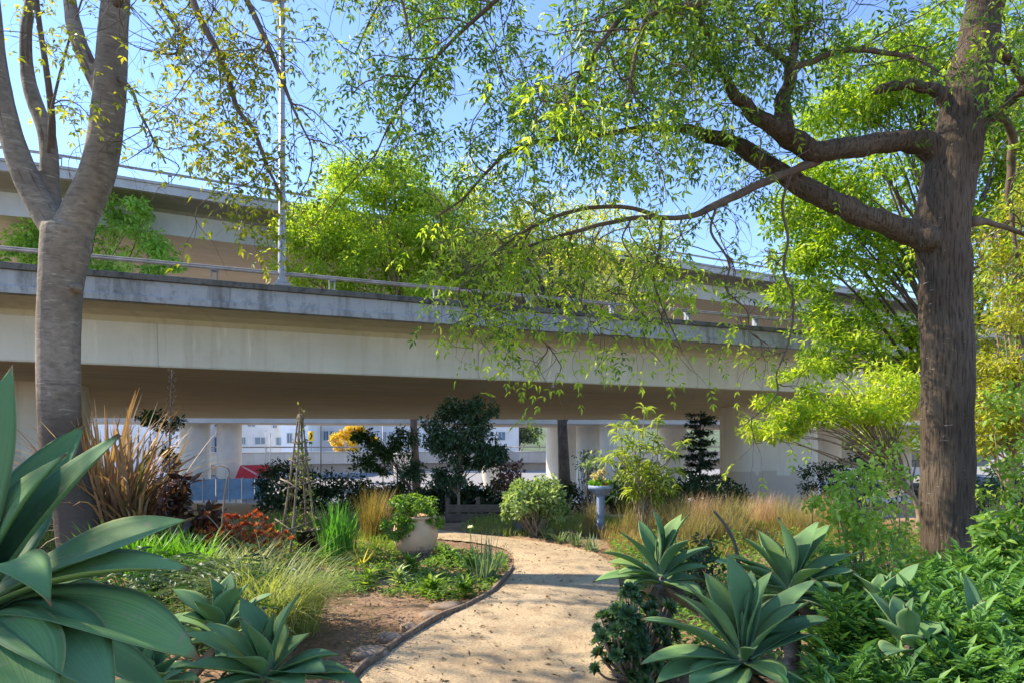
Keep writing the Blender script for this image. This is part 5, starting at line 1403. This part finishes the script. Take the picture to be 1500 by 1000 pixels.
# burgundy rubber plant
b = at(262, 8.4)
shrub('rubber_plant', 'burgundy big-leaved rubber plant right of the bronze flax', 'shrub', b, [(-.08, 0, .80, .22, .25, .42, 18, .1), (.22, 0, .5, .25, .2, .25, 10, .1)], m_burg, 9, .20, .085, nst=12, fine=True)
# red succulents
for px, d, h_, lab in ((340, 8.0, .55, 'red-orange succulent shrub with pale bare stems, left of the obelisk'), (378, 7.8, .42, 'low orange succulent mound closest to the obelisk'), (318, 8.4, .40, 'deep red succulent tuft nearest the burgundy plant')):
    b = at(px, d); r = thing('red_succulent', lab, 'succulent', b, 'red succulents by the obelisk')
    g, gs = Geo(), Geo()
    for i in range(48 if h_ > .4 else 34):
        a = rng.uniform(0, 6.28); q = rng.random() ** .6 * .42
        c = b + np.array([math.cos(a) * q, math.sin(a) * q * .8, h_ * rng.uniform(.35, 1.05)])
        pp = cr([b + rng.normal(size=3) * np.array([.05, .05, 0]), b * .4 + c * .6 + rng.normal(size=3) * .05 - np.array([0, 0, .05]), c], 4); gs.tube(pp, np.linspace(.010, .006, len(pp)), 5, cap=False)
        m = 26; az = np.arange(m) * 2.4; el = np.linspace(1.2, -.1, m)
        g.leaves(np.repeat(c[None], m, 0), np.stack([np.cos(az) * np.cos(el), np.sin(az) * np.cos(el), np.sin(el)], 1), np.array([0, 0, 1.0]), rng.uniform(.05, .08, m), .028, .15, -.05)
    part('rosettes', g, m_redsuc, r); part('stems', gs, m_twigpale, r)
for (pts_, lab) in (([(402, 740), (410, 715), (416, 690), (405, 682), (393, 684), (390, 690)], 'curled pale bare stem standing above the red succulents'),):
    q = [P(x, y, 8.2) for x, y in pts_]; q[0][2] = gz(q[0][0], 8.2)
    q = [a - np.array([(402 - 322) / F * 8.2, 0, 0]) for a in q]
    solo('dead_twig', Geo().tube(cr(q, 5), np.linspace(.014, .006, 26), 6), m_twigpale, lab, 'stem', q[0])

# aeonium shrub beside the path at right
b = G(940, 955); b[1] = 4.1; b[0] = (925 - 750) / F * 4.1; b[2] = gz(b[0], b[1])
ae = thing('aeonium', 'dark green aeonium shrub of round rosettes overhanging the right path edge', 'succulent', b)
g, gs = Geo(), Geo()
for i in range(105):
    a = rng.uniform(0, 6.28); q = rng.random() ** .5
    c = b + np.array([math.cos(a) * q * .27, math.sin(a) * q * .3, .06 + .54 * rng.random() * (1.15 - .4 * q)])
    pp = cr([b, b * .35 + c * .65 - np.array([0, 0, .04]), c], 4); gs.tube(pp, np.linspace(.012, .006, len(pp)), 5, cap=False)
    ax_ = unit(np.array([math.cos(a) * q, math.sin(a) * q - .35, .8])); e1 = unit(np.cross(ax_, [0, 1, .2])); e2 = np.cross(ax_, e1)
    m = 28; az = np.arange(m) * 2.4; el = np.linspace(1.15, .02, m); R_ = rng.uniform(.042, .075)
    D = (e1 * np.cos(az)[:, None] + e2 * np.sin(az)[:, None]) * np.cos(el)[:, None] + ax_ * np.sin(el)[:, None]
    # spoon-shaped leaves
    g.leaves(c + D * .004, D, ax_, R_ * np.linspace(.6, 1.1, m), R_ * np.linspace(.4, .62, m), .10, -.08, fine=True)
part('rosettes', g, m_aeon, ae); part('stems', gs, m_twigpale, ae)
# second, spidery one behind the dark agave
b = at(1022, 6.0)
shrub('aeonium', 'spidery dark aeonium shrub behind the dark-leaved agave', 'succulent', b, [(0, 0, .42, .32, .25, .2, 26, .08)], m_aeon, 22, .06, .028, m_twig, nst=18)
pts_ = [P(x, y, 6.2) for x, y in ((1088, 850), (1080, 812), (1072, 785), (1060, 765), (1046, 748))]; pts_[0][2] = gz(pts_[0][0], 6.2)
solo('dead_twig', Geo().tube(cr(pts_, 5), np.linspace(.022, .012, 21), 7), m_twig, 'crooked dark bare stem leaning left before the tan grasses', 'stem', pts_[0])

# leafy bushes at right, around the big trunk
sh = [(1250, 6.6, [(0, 0, .50, .42, .35, .38, 26, .16), (.0, 0, 1.0, .3, .3, .3, 12, .14), (-.25, 0, .8, .25, .25, .3, 8, .12)], m_airy, 22, .075, .05, 'leafy green bush with woody stems in front of the pier corner'),
      (1305, 7.2, [(0, 0, .65, .3, .35, .6, 26, .15), (-.05, 0, 1.3, .25, .25, .3, 8, .13)], m_airy, 18, .07, .04, 'taller loose bush just left of the big dark trunk'),
      (1490, 7.8, [(0, 0, .9, .5, .4, .8, 36, .18), (0.1, 0, 1.9, .4, .4, .5, 14, .16)], m_airy, 26, .08, .045, 'upright leafy bush to the right of the big dark trunk'),
      (1420, 5.0, [(0, 0, .26, .5, .35, .24, 34, .12)], m_mid, 44, .08, .055, 'broad-leaved bush covering the foot of the big dark trunk'),
      (1500, 4.6, [(0, 0, .62, .4, .4, .45, 34, .14)], m_mid, 44, .085, .05, 'broad-leaved bush at the right edge, beside the trunk-foot bush'),
      (1330, 5.4, [(0, 0, .28, .45, .3, .22, 26, .12)], m_mid, 44, .07, .045, 'low bush between the small agave and the big dark trunk'),
      (1205, 5.6, [(0, 0, .30, .45, .3, .22, 26, .12)], m_mid, 44, .06, .04, 'low leafy mound behind the upright agave')]
for px, d, cs, m_, per, LL, LW, lab in sh:
    shrub('leafy_bush', lab, 'bush', at(px, d), cs, m_, per, LL, LW, nst=18, sr=.010, group='leafy bushes around the big dark trunk', fine=True)
# dark ferny mass at left between agaves and grass
fe = Geo(); b = at(285, 5.0); n = 260
B = np.stack([b[0] + rng.normal(size=n) * .42, b[1] + rng.normal(size=n) * .38, np.zeros(n)], 1); B[:, 2] = gz(B[:, 0], B[:, 1]) + rng.uniform(.15, .55, n)
a = rng.uniform(0, 6.28, n); fe.compound(B, np.stack([np.cos(a), np.sin(a), rng.uniform(-.1, .7, n)], 1), np.array([0, 0, 1.0]), rng.uniform(.22, .36, n), 6, .085, .03, spread=.9, sag=.3)
fr = thing('ferny_plant', 'dark ferny-leaved clump between the huge agave and the weeping grass', 'plant', b)
part('fronds', fe, m_deep, fr)
stt = np.stack([np.stack([np.full(n, b[0]) + (B[:, 0] - b[0]) * .6, b[1] + (B[:, 1] - b[1]) * .6, gz(B[:, 0], B[:, 1])], 1), B * .5 + np.stack([b[0] + (B[:, 0] - b[0]) * .7, b[1] + (B[:, 1] - b[1]) * .7, gz(B[:, 0], B[:, 1])], 1) * .5, B], 1)
part('stalks', Geo().tubes(stt, np.full((n, 3), .004), 4), m_mid, fr)

# feathery plants, lower right corner
protos = []
for v in range(3):
    b = np.array([0., 0, 0]); g, gs = Geo(), Geo()
    r = thing('feathery_plant', 'feathery cut-leaved green plant massed in the lower right corner', 'plant', b, 'feathery plants at the lower right')
    ns = 7
    for i in range(ns):
        a = rng.uniform(0, 6.28); tp = np.array([math.cos(a) * .17 * rng.random(), math.sin(a) * .17, rng.uniform(.34, .52)])
        st = cr([np.zeros(3), tp * .5 + np.array([0, 0, .04]), tp], 6); gs.tube(st, np.linspace(.006, .003, len(st)), 5, cap=False)
        m = 12; idx = np.linspace(3, len(st) - 1, m); B = np.stack([np.interp(idx, np.arange(len(st)), st[:, k_]) for k_ in range(3)], 1)
        az = np.arange(m) * 2.4 + a; el = np.linspace(.15, 1.0, m)
        D = np.stack([np.cos(az) * np.cos(el), np.sin(az) * np.cos(el), np.sin(el)], 1)
        # twice-cut leaves: side lobes each with their own lobes
        LR = np.linspace(.25, .15, m)
        S = unit(np.cross(D, [0, 0, 1.0]) + 1e-6)
        for j in range(5):
            t_ = .26 + .66 * j / 4
            for sg in (-1, 1):
                dd = unit(D * .65 + S * sg * .75 + rng.normal(size=(m, 3)) * .08)
                q = B + D * (LR * t_)[:, None] + np.array([0, 0, -.25]) * (LR * t_ * t_)[:, None]
                ll = (.098 * (1.15 - .6 * t_)) * rng.uniform(.85, 1.15, m)
                g.leaves(q, dd, np.array([0, 0, 1.0]) + .2 * rng.normal(size=(m, 3)), ll, ll * .22, .2, .15)
                for s2 in (-1, 1):
                    d2_ = unit(dd + s2 * .75 * np.cross([0, 0, 1.0], dd)); g.leaves(q + dd * (ll * .38)[:, None], d2_, np.array([0, 0, 1.0]), ll * .62, ll * .17, .2, .15)
        g.leaves(B + D * (LR * .75)[:, None], D, np.array([0, 0, 1.0]), .11, .028, .2, .2)
        g.blades(B, az, math.pi / 2 - el, LR * .9, .009, .25, 4)
    part('leaves', g, m_fern, r); part('stems', gs, m_mid, r)
    protos.append(r)
spots = []
while len(spots) < 64:
    d = rng.uniform(2.25, 4.6); px = rng.uniform(1130, 1560)
    if px < 1240 and d > 2.45: continue
    if d > 3.6 and px < 1330: continue
    q = at(px, d)
    if any((q[0] - s_[0]) ** 2 + (q[1] - s_[1]) ** 2 < .19 ** 2 for s_ in spots): 
        if rng.random() < .97: continue
    spots.append(q)
for i, q in enumerate(spots):
    s_ = rng.uniform(.8, 1.15) * (0.8 if q[1] < 2.7 else 1.0)
    if i < 3:
        o = protos[i]; o.location = tuple(q); o.rotation_euler = (0, 0, rng.uniform(0, 6)); o.scale = (s_,) * 3
    else: copy_thing(protos[i % 3], q, rng.uniform(0, 6.28), s_)

# hedge plants and dark bushes beyond the garden, under and past the viaduct
hd = [(455, 17, .75, 1.15, 'dark hedge bush behind the obelisk'), (500, 18, .85, 1.1, 'dark hedge bush between obelisk and pot'), (545, 19, .8, .95, 'dark low hedge bush behind the bronze grass'), (590, 18.5, .7, .9, 'dark hedge bush at the foot of the brown upright trunk'), (640, 16, .6, .75, 'blue-green dark bush under the shaded little tree, left part'), (690, 16.5, .7, .8, 'blue-green dark bush under the shaded little tree, right part'), (735, 17, .7, .95, 'dark bush left of the pale variegated shrub'),
      (1010, 17, .9, 1.0, 'rounded dark bush at the foot of the conifer'), (1060, 18, .8, .9, 'dark bush between conifer and patched pier'), (960, 19, .8, 1.0, 'dark bush behind the slender young tree'), (900, 21, .9, 1.1, 'dark bush behind the strap-leaved shrub'), (1205, 21, .8, 1.9, 'dark bush at the right side of the patched pier'), (1265, 19, 1.0, 1.9, 'dark bush right of the pier behind lime leaves'), (410, 16, .6, 1.3, 'dark upright bush left of the obelisk behind red succulents'), (225, 15, .7, 1.0, 'dark bush behind the bronze flax'), (1400, 20, 1.2, 1.5, 'dark wide bush behind the big dark trunk'), (1490, 17, 1.1, 1.5, 'dark bush at the far right edge under yellow-green foliage'), (775, 19, .8, .9, 'dark bush behind the pale variegated shrub'), (830, 20, .8, .9, 'dark bush near the foot of the leaning dark trunk')]
for px, d, rx, h_, lab in hd:
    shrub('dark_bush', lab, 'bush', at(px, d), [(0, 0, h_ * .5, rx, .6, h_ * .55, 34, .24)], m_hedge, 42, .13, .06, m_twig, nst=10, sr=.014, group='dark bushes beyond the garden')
# small purple-brown shrub
shrub('purple_shrub', 'purple-brown leaved shrub behind the pale variegated shrub', 'shrub', at(752, 13.5), [(0, 0, .85, .35, .3, .35, 20, .13)], m_bronz2, 26, .09, .05, m_twig, nst=8)
shrub('green_spray', 'dark leafy spray hanging by the white column behind the flax', 'shrub', at(232, 13.0), [(.05, 0, 2.05, .38, .3, .18, 16, .13), (.25, 0, 1.3, .15, .2, .3, 6, .1)], m_deep, 30, .12, .045, m_twig, nst=12)

# low cover over the beds
def cover(name, poly, n, hmax, LL, LW, mat, seed, thr=-.15, fine=False):
    poly = np.asarray(poly, float); lo, hi = poly.min(0), poly.max(0); B = []
    def inside(x, y):
        c = False; j = len(poly) - 1
        for i in range(len(poly)):
            if (poly[i][1] > y) != (poly[j][1] > y) and x < (poly[j][0] - poly[i][0]) * (y - poly[i][1]) / (poly[j][1] - poly[i][1]) + poly[i][0]: c = not c
            j = i
        return c
    tries = 0
    while len(B) < n and tries < n * 12:
        tries += 1
        x, y = rng.uniform(lo[0], hi[0]), rng.uniform(lo[1], hi[1])
        v = mnoise.noise(Vector((x * 1.9, y * 1.9, seed)))
        if v < thr or not inside(x, y) or on_path(x, y): continue
        B.append((x, y, float(gz(x, y)) + hmax * rng.random() * (.35 + max(v, 0) * 1.6)))
    B = np.array(B); m = len(B); a = rng.uniform(0, 6.28, m); el = rng.uniform(-.1, .9, m)
    g = Geo().leaves(B, np.stack([np.cos(a) * np.cos(el), np.sin(a) * np.cos(el), np.sin(el)], 1), np.array([0, 0, 1.0]), LL * rng.uniform(.6, 1.3, m), LW * rng.uniform(.7, 1.2, m), .2, .2, fine=fine)
    return tag(solo(name, g, mat, None, None, (0, 0, 0)), kind='stuff')


q = lambda *a: [G(x, y)[:2] for x, y in a]
cover('ground_cover', q((455, 800), (455, 870), (560, 872), (660, 885), (715, 868), (745, 842), (740, 812), (640, 800), (560, 790)), 7500, .16, .055, .03, m_cover, 3.0, fine=True)
cover('low_leaves', q((120, 800), (300, 930), (470, 915), (455, 800), (520, 780), (300, 770)), 6000, .22, .07, .03, m_cover, 9.0)
cover('weeds', q((905, 1000), (895, 900), (905, 850), (890, 815), (1000, 790), (1500, 790), (1800, 900), (1800, 1000)), 16000, .26, .07, .032, m_mid, 5.0, -.4)
cover('sparse_weeds', [(-9.5, 1.5), (-9.5, 11.5), (-4.5, 11.0), (-2.6, 6.5), (-1.6, 4.0), (-1.0, 2.2)], 9000, .25, .08, .035, m_deep, 6.0, -.3)
# short grass strips
def turf(name, poly, n, L, mat):
    poly = np.asarray(poly); lo, hi = poly.min(0), poly.max(0); B = []
    while len(B) < n:
        x, y = rng.uniform(lo[0], hi[0]), rng.uniform(lo[1], hi[1])
        if on_path(x, y) or mnoise.noise(Vector((x * 1.4, y * 1.4, 2.0))) < -.25: continue
        B.append((x, y, float(gz(x, y))))
    B = np.array(B)
    g = Geo().blades(B, rng.uniform(0, 6.28, n), rng.uniform(0, .7, n), L * rng.uniform(.5, 1.2, n), .008, rng.uniform(.1, 1.0, n), 3)
    return tag(solo(name, g, mat, None, None, (0, 0, 0)), kind='stuff')
turf('grass', [(-1.2, 10.4), (6.5, 13.2)], 11000, .16, m_lawn)
turf('mixed_grass', [(1.4, 8.2), (6.5, 11.0)], 9000, .22, m_bronze)
turf('rough_grass', [(-7.5, 8.5), (-1.2, 13)], 9000, .2, m_lawn)

# plants along the inner bed: small leafy rosettes one can tell apart
bed = [(540, 862, 'leafy green rosette at the left front of the ground-cover bed'), (585, 858, 'leafy rosette with pale leaves, front middle of the ground-cover bed'), (632, 870, 'leafy rosette at the front of the bed above the bare soil'), (680, 872, 'leafy rosette at the bed corner nearest the edging board'), (600, 838, 'taller leafy plant in the middle of the ground-cover bed'), (655, 826, 'bushy green plant right of the dried brown mound'), (690, 838, 'bushy plant at the foot of the spiky grey-green clump'), (500, 846, 'leafy rosette at the far left of the ground-cover bed')]
for px, py, lab in bed:
    b = G(px, py); n = 60; a = np.arange(n) * 2.4; el = np.linspace(1.2, .1, n); hh = rng.uniform(.06, .12)
    g = Geo().leaves(b + np.c_[np.zeros(n), np.zeros(n), np.linspace(hh, .01, n)] + rng.normal(size=(n, 3)) * .02, np.stack([np.cos(a) * np.cos(el), np.sin(a) * np.cos(el), np.sin(el)], 1), np.array([0, 0, 1.0]), rng.uniform(.12, .22, n), rng.uniform(.03, .05, n), .2, .3, fine=True)
    solo('leafy_rosette', g, m_var if 'pale' in lab else m_cover, lab, 'plant', b, 'leafy plants of the inner bed')

# ------------------------------------------------------------------ pot, birdbath, obelisk
m_pot = plain('glazed_cream_clay', (.60, .385, .23), .6, .15, 3, .06)
b = G(609, 812); s_ = b[1] / F
pot = thing('garden_pot', 'big cream clay pot with a trailing green plant at the path bend', 'pot', b)
R_ = 32.5 * s_; h_ = 56 * s_
prof = [(0, 0), (R_ * .56, 0), (R_ * .60, .012), (R_ * .88, h_ * .22), (R_ * 1.0, h_ * .48), (R_ * 1.0, h_ * .62), (R_ * .94, h_ * .80), (R_ * .83, h_ * .93), (R_ * .84, h_ * .97), (R_ * .92, h_ * .985), (R_ * .92, h_ * 1.03), (R_ * .80, h_ * 1.04), (R_ * .76, h_ * .94), (0, h_ * .93)]
part('body', Geo().lathe(prof, b, 40), m_pot, pot)
part('soil', Geo().lathe([(0, h_ * .965), (R_ * .775, h_ * .96)], b, 24), m_soil, pot)
pc = b + np.array([-.06, -.02, h_ * .95])
pp_ = thing('pot_plant', 'bushy bright green plant spilling over the cream clay pot', 'plant', pc)
CL = np.vstack([clumps(pc + np.array([0, 0, .16]), (.36, .30, .14), 24, .08), clumps(pc + np.array([-.10, -.30, -.08]), (.24, .05, .15), 14, .06), clumps(pc + np.array([.32, -.1, -.02]), (.10, .1, .12), 4, .05)])
g = Geo(); foliage(g, CL, 46, .055, .034, fine=True); part('foliage', g, m_cover, pp_)
g = Geo()
for c in CL[:16]: g.tube(cr([pc, pc * .5 + c[:3] * .5 + np.array([0, 0, .05]), c[:3]], 4), .005, 4, cap=False)
part('stems', g, m_twig, pp_)
# dried brown mound
b = G(612, 815)
dm = thing('dried_shrub', 'dried grey-brown twiggy mound in front of the cream pot', 'shrub', b)
n = 420; D = rdir(n, .55); D[:, 2] = np.abs(D[:, 2])
W = grow(np.repeat(b[None], n, 0), D, rng.uniform(.15, .24, n), 6, -.02, .35)
part('twigs', Geo().tubes(W, taper(n, 7, .003, .0012), 3), plain('dry_twigs', (.30, .23, .17), .9, .3, 8), dm)
n = 1500; j = rng.integers(0, len(W), n); k_ = rng.integers(3, 7, n)
part('dry_leaves', Geo().leaves(W[j, k_] + rng.normal(size=(n, 3)) * .012, rdir(n), rdir(n), .026, .014), plain('dry_brown_leaf', (.33, .25, .18), .9, .4, 30), dm)

m_blue = plain('blue_glazed_stone', (.21, .28, .43), .5, .28, 14, .12)
b = G(880, 782); s_ = b[1] / F
bb = thing('pedestal_bowl', 'blue birdbath pedestal with shallow bowl at the outer path bend', 'birdbath', b)
h_ = (782 - 724) * s_; r_ = 6.2 * s_
part('pedestal', Geo().lathe([(0, -.03), (r_ * 1.5, -.03), (r_ * 1.45, .03), (r_ * 1.02, .05), (r_ * .95, h_ * .5), (r_ * 1.0, h_ * .95), (r_ * 1.3, h_), (0, h_)], b, 12), m_blue, bb, smooth=False)
rb = 18.5 * s_; hb = 14 * s_
part('bowl', Geo().lathe([(0, h_), (rb * .45, h_), (rb * .72, h_ + hb * .28), (rb * .95, h_ + hb * .62), (rb, h_ + hb * .66), (rb, h_ + hb), (rb * .88, h_ + hb), (rb * .8, h_ + hb * .65), (0, h_ + hb * .5)], b, 28), m_blue, bb)
tc_ = b + np.array([0, 0, h_ + hb * .8])
fl = thing('bowl_flowers', 'yellow and red flowering plants filling the blue pedestal bowl', 'flowers', tc_)
CL = clumps(tc_ + np.array([0, 0, .05]), (.19, .17, .09), 14, .05)
g = Geo(); foliage(g, CL, 34, .05, .026); part('foliage', g, m_strap, fl)
g = Geo(); CLy = clumps(tc_ + np.array([-.01, 0, .20]), (.13, .12, .11), 14, .04); foliage(g, CLy, 22, .04, .03); part('yellow_blooms', g, leafmat('yellow_petal', [(0, (.38, .30, .10)), (.6, (.52, .44, .2)), (1, (.58, .52, .34))], .25), fl)
g = Geo(); CLr = clumps(tc_ + np.array([.02, -.06, .07]), (.13, .10, .04), 5, .022); foliage(g, CLr, 8, .03, .024); part('red_blooms', g, leafmat('red_petal', [(0, (.5, .04, .02)), (1, (.65, .12, .04))], .3), fl)
shrub('green_sprig', 'thin leafy sprig rising behind the blue pedestal bowl', 'plant', at(872, 10.9), [(0, 0, 1.25, .25, .2, .2, 9, .1)], m_var, 9, .13, .045, m_twigpale, nst=9, sr=.007)

b = at(437, 8.5)
ob = thing('obelisk', 'rustic wooden pyramid obelisk trellis rising from the left bed', 'trellis', b)
apex = P(440, 612, 8.5); feet = [P(407, 775, 8.3), P(424, 787, 8.15), P(468, 770, 8.6), P(452, 760, 8.95)]
m_pale = barkmat('rustic_pole_wood', (.20, .15, .10), (.33, .26, .19), (.08, .06, .045), (8, 8, 2), .4)
top4 = [apex + np.array([dx, dy, 0]) for dx, dy in ((-.025, -.02), (0, -.035), (.03, 0), (0, .03))]
for f, t_ in zip(feet, top4):
    f = f.copy(); f[2] = gz(f[0], f[1]) - .05
    pp = cr([f, f * .5 + t_ * .5 + rng.normal(size=3) * .012, t_ + unit(t_ - f) * .06], 6); part('leg', Geo().tube(pp, np.linspace(.017, .012, len(pp)), 7), m_pale, ob)
for t_, ext in ((.07, .10), (.42, .14), (.62, .03), (.78, .02)):
    qs = [f * (1 - t_) + a * t_ for f, a in zip(feet, top4)]
    for i in range(4):
        a, c = qs[i], qs[(i + 1) % 4]; u_ = unit(c - a)
        part('crossbar', Geo().tube([a - u_ * ext, (a + c) / 2 + rng.normal(size=3) * .006, c + u_ * ext], .010, 6), m_pale, ob)
part('finial', Geo().lathe([(.0, -.06), (.045, -.05), (.05, 0), (.03, .05), (0, .065)], apex, 10), m_pale, ob)
vb = at(443, 8.5)
vn = thing('climbing_vine', 'sparse climbing vine winding up the wooden obelisk', 'vine', vb)
vp, ps = [], []
for i in range(5):
    tt = np.linspace(0, 1, 30); rad_ = .24 * (1 - tt * .92); an = tt * 9 + i * 1.3
    pp = np.stack([vb[0] + (apex[0] - vb[0]) * tt + rad_ * np.cos(an), vb[1] + (apex[1] - vb[1]) * tt + rad_ * np.sin(an), vb[2] + (apex[2] + (.15 if i == 0 else -.1 * i) - vb[2]) * tt], 1); vp.append(pp)
    ps.append(pp[rng.integers(0, 30, 70)] + rng.normal(size=(70, 3)) * .045)
part('stems', Geo().tubes(np.array(vp), np.full((5, 30), .005), 4), m_twig, vn)
ps = np.vstack(ps); n = len(ps)
part('foliage', Geo().leaves(ps, rdir(n), rdir(n, .6), rng.uniform(.04, .075, n), rng.uniform(.025, .04, n)), leafmat('vine_leaf', [(0, (.06, .09, .02)), (1, (.22, .27, .07))], .4), vn)
b = at(452, 8.75)
pt = thing('black_pot', 'weathered black nursery pot standing inside the obelisk', 'pot', b)
part('body', Geo().lathe([(0, .01), (.13, .01), (.165, .30), (.18, .30), (.18, .33), (.155, .33), (.15, .27), (0, .26)], b, 24), plain('black_plastic', (.035, .033, .03), .6, .4, 4), pt)
part('soil', Geo().lathe([(0, .285), (.15, .28)], b, 18), m_soil, pt)

# white flower on a stalk, plank bed edge behind
b = G(686, 835); t_ = P(689, 772, b[1])
wf = thing('white_flower', 'single white flower on a thin stalk above the spiky clump', 'flower', b)
part('stalk', Geo().tube(cr([b, (b + t_) / 2 + np.array([.01, 0, 0]), t_], 4), .004, 5), m_mid, wf)
g = Geo(); m = 14; a = np.arange(m) * 2.4; el = np.linspace(1.0, .0, m); g.leaves(np.repeat(t_[None], m, 0), np.stack([np.cos(a) * np.cos(el), np.sin(a) * np.cos(el), np.sin(el)], 1), np.array([0, 0, 1.0]), .045, .028)
part('petals', g, leafmat('white_petal', [(0, (.7, .7, .62)), (1, (.82, .82, .78))], .3), wf)
z_ = 12.6
a_, c_ = at(655, z_), at(745, z_)
rb_ = thing('raised_bed_edge', 'low wooden raised bed front behind the path end', 'raised bed', (a_ + c_) / 2)
for i, h0 in enumerate((.10, .28)):
    part('plank', Geo().bbox(((a_[0] + c_[0]) / 2, z_, a_[2] + h0), (c_[0] - a_[0], .04, .16), 0, .008), m_twig, rb_, smooth=False)
for q_ in (a_, (a_ * .5 + c_ * .5), c_): part('post', Geo().bbox((q_[0], z_ + .06, q_[2] + .24), (.08, .07, .50), 0, .01), m_twig, rb_, smooth=False)
solo('planter_tub', Geo().lathe([(0, .02), (.17, .02), (.2, .28), (.22, .28), (.22, .32), (.18, .32), (.17, .25), (0, .25)], at(768, 10.9), 20), plain('blue_tub', (.20, .28, .38), .5, .2), 'small blue-grey tub half hidden under the pale variegated shrub', 'tub', at(768, 10.9))
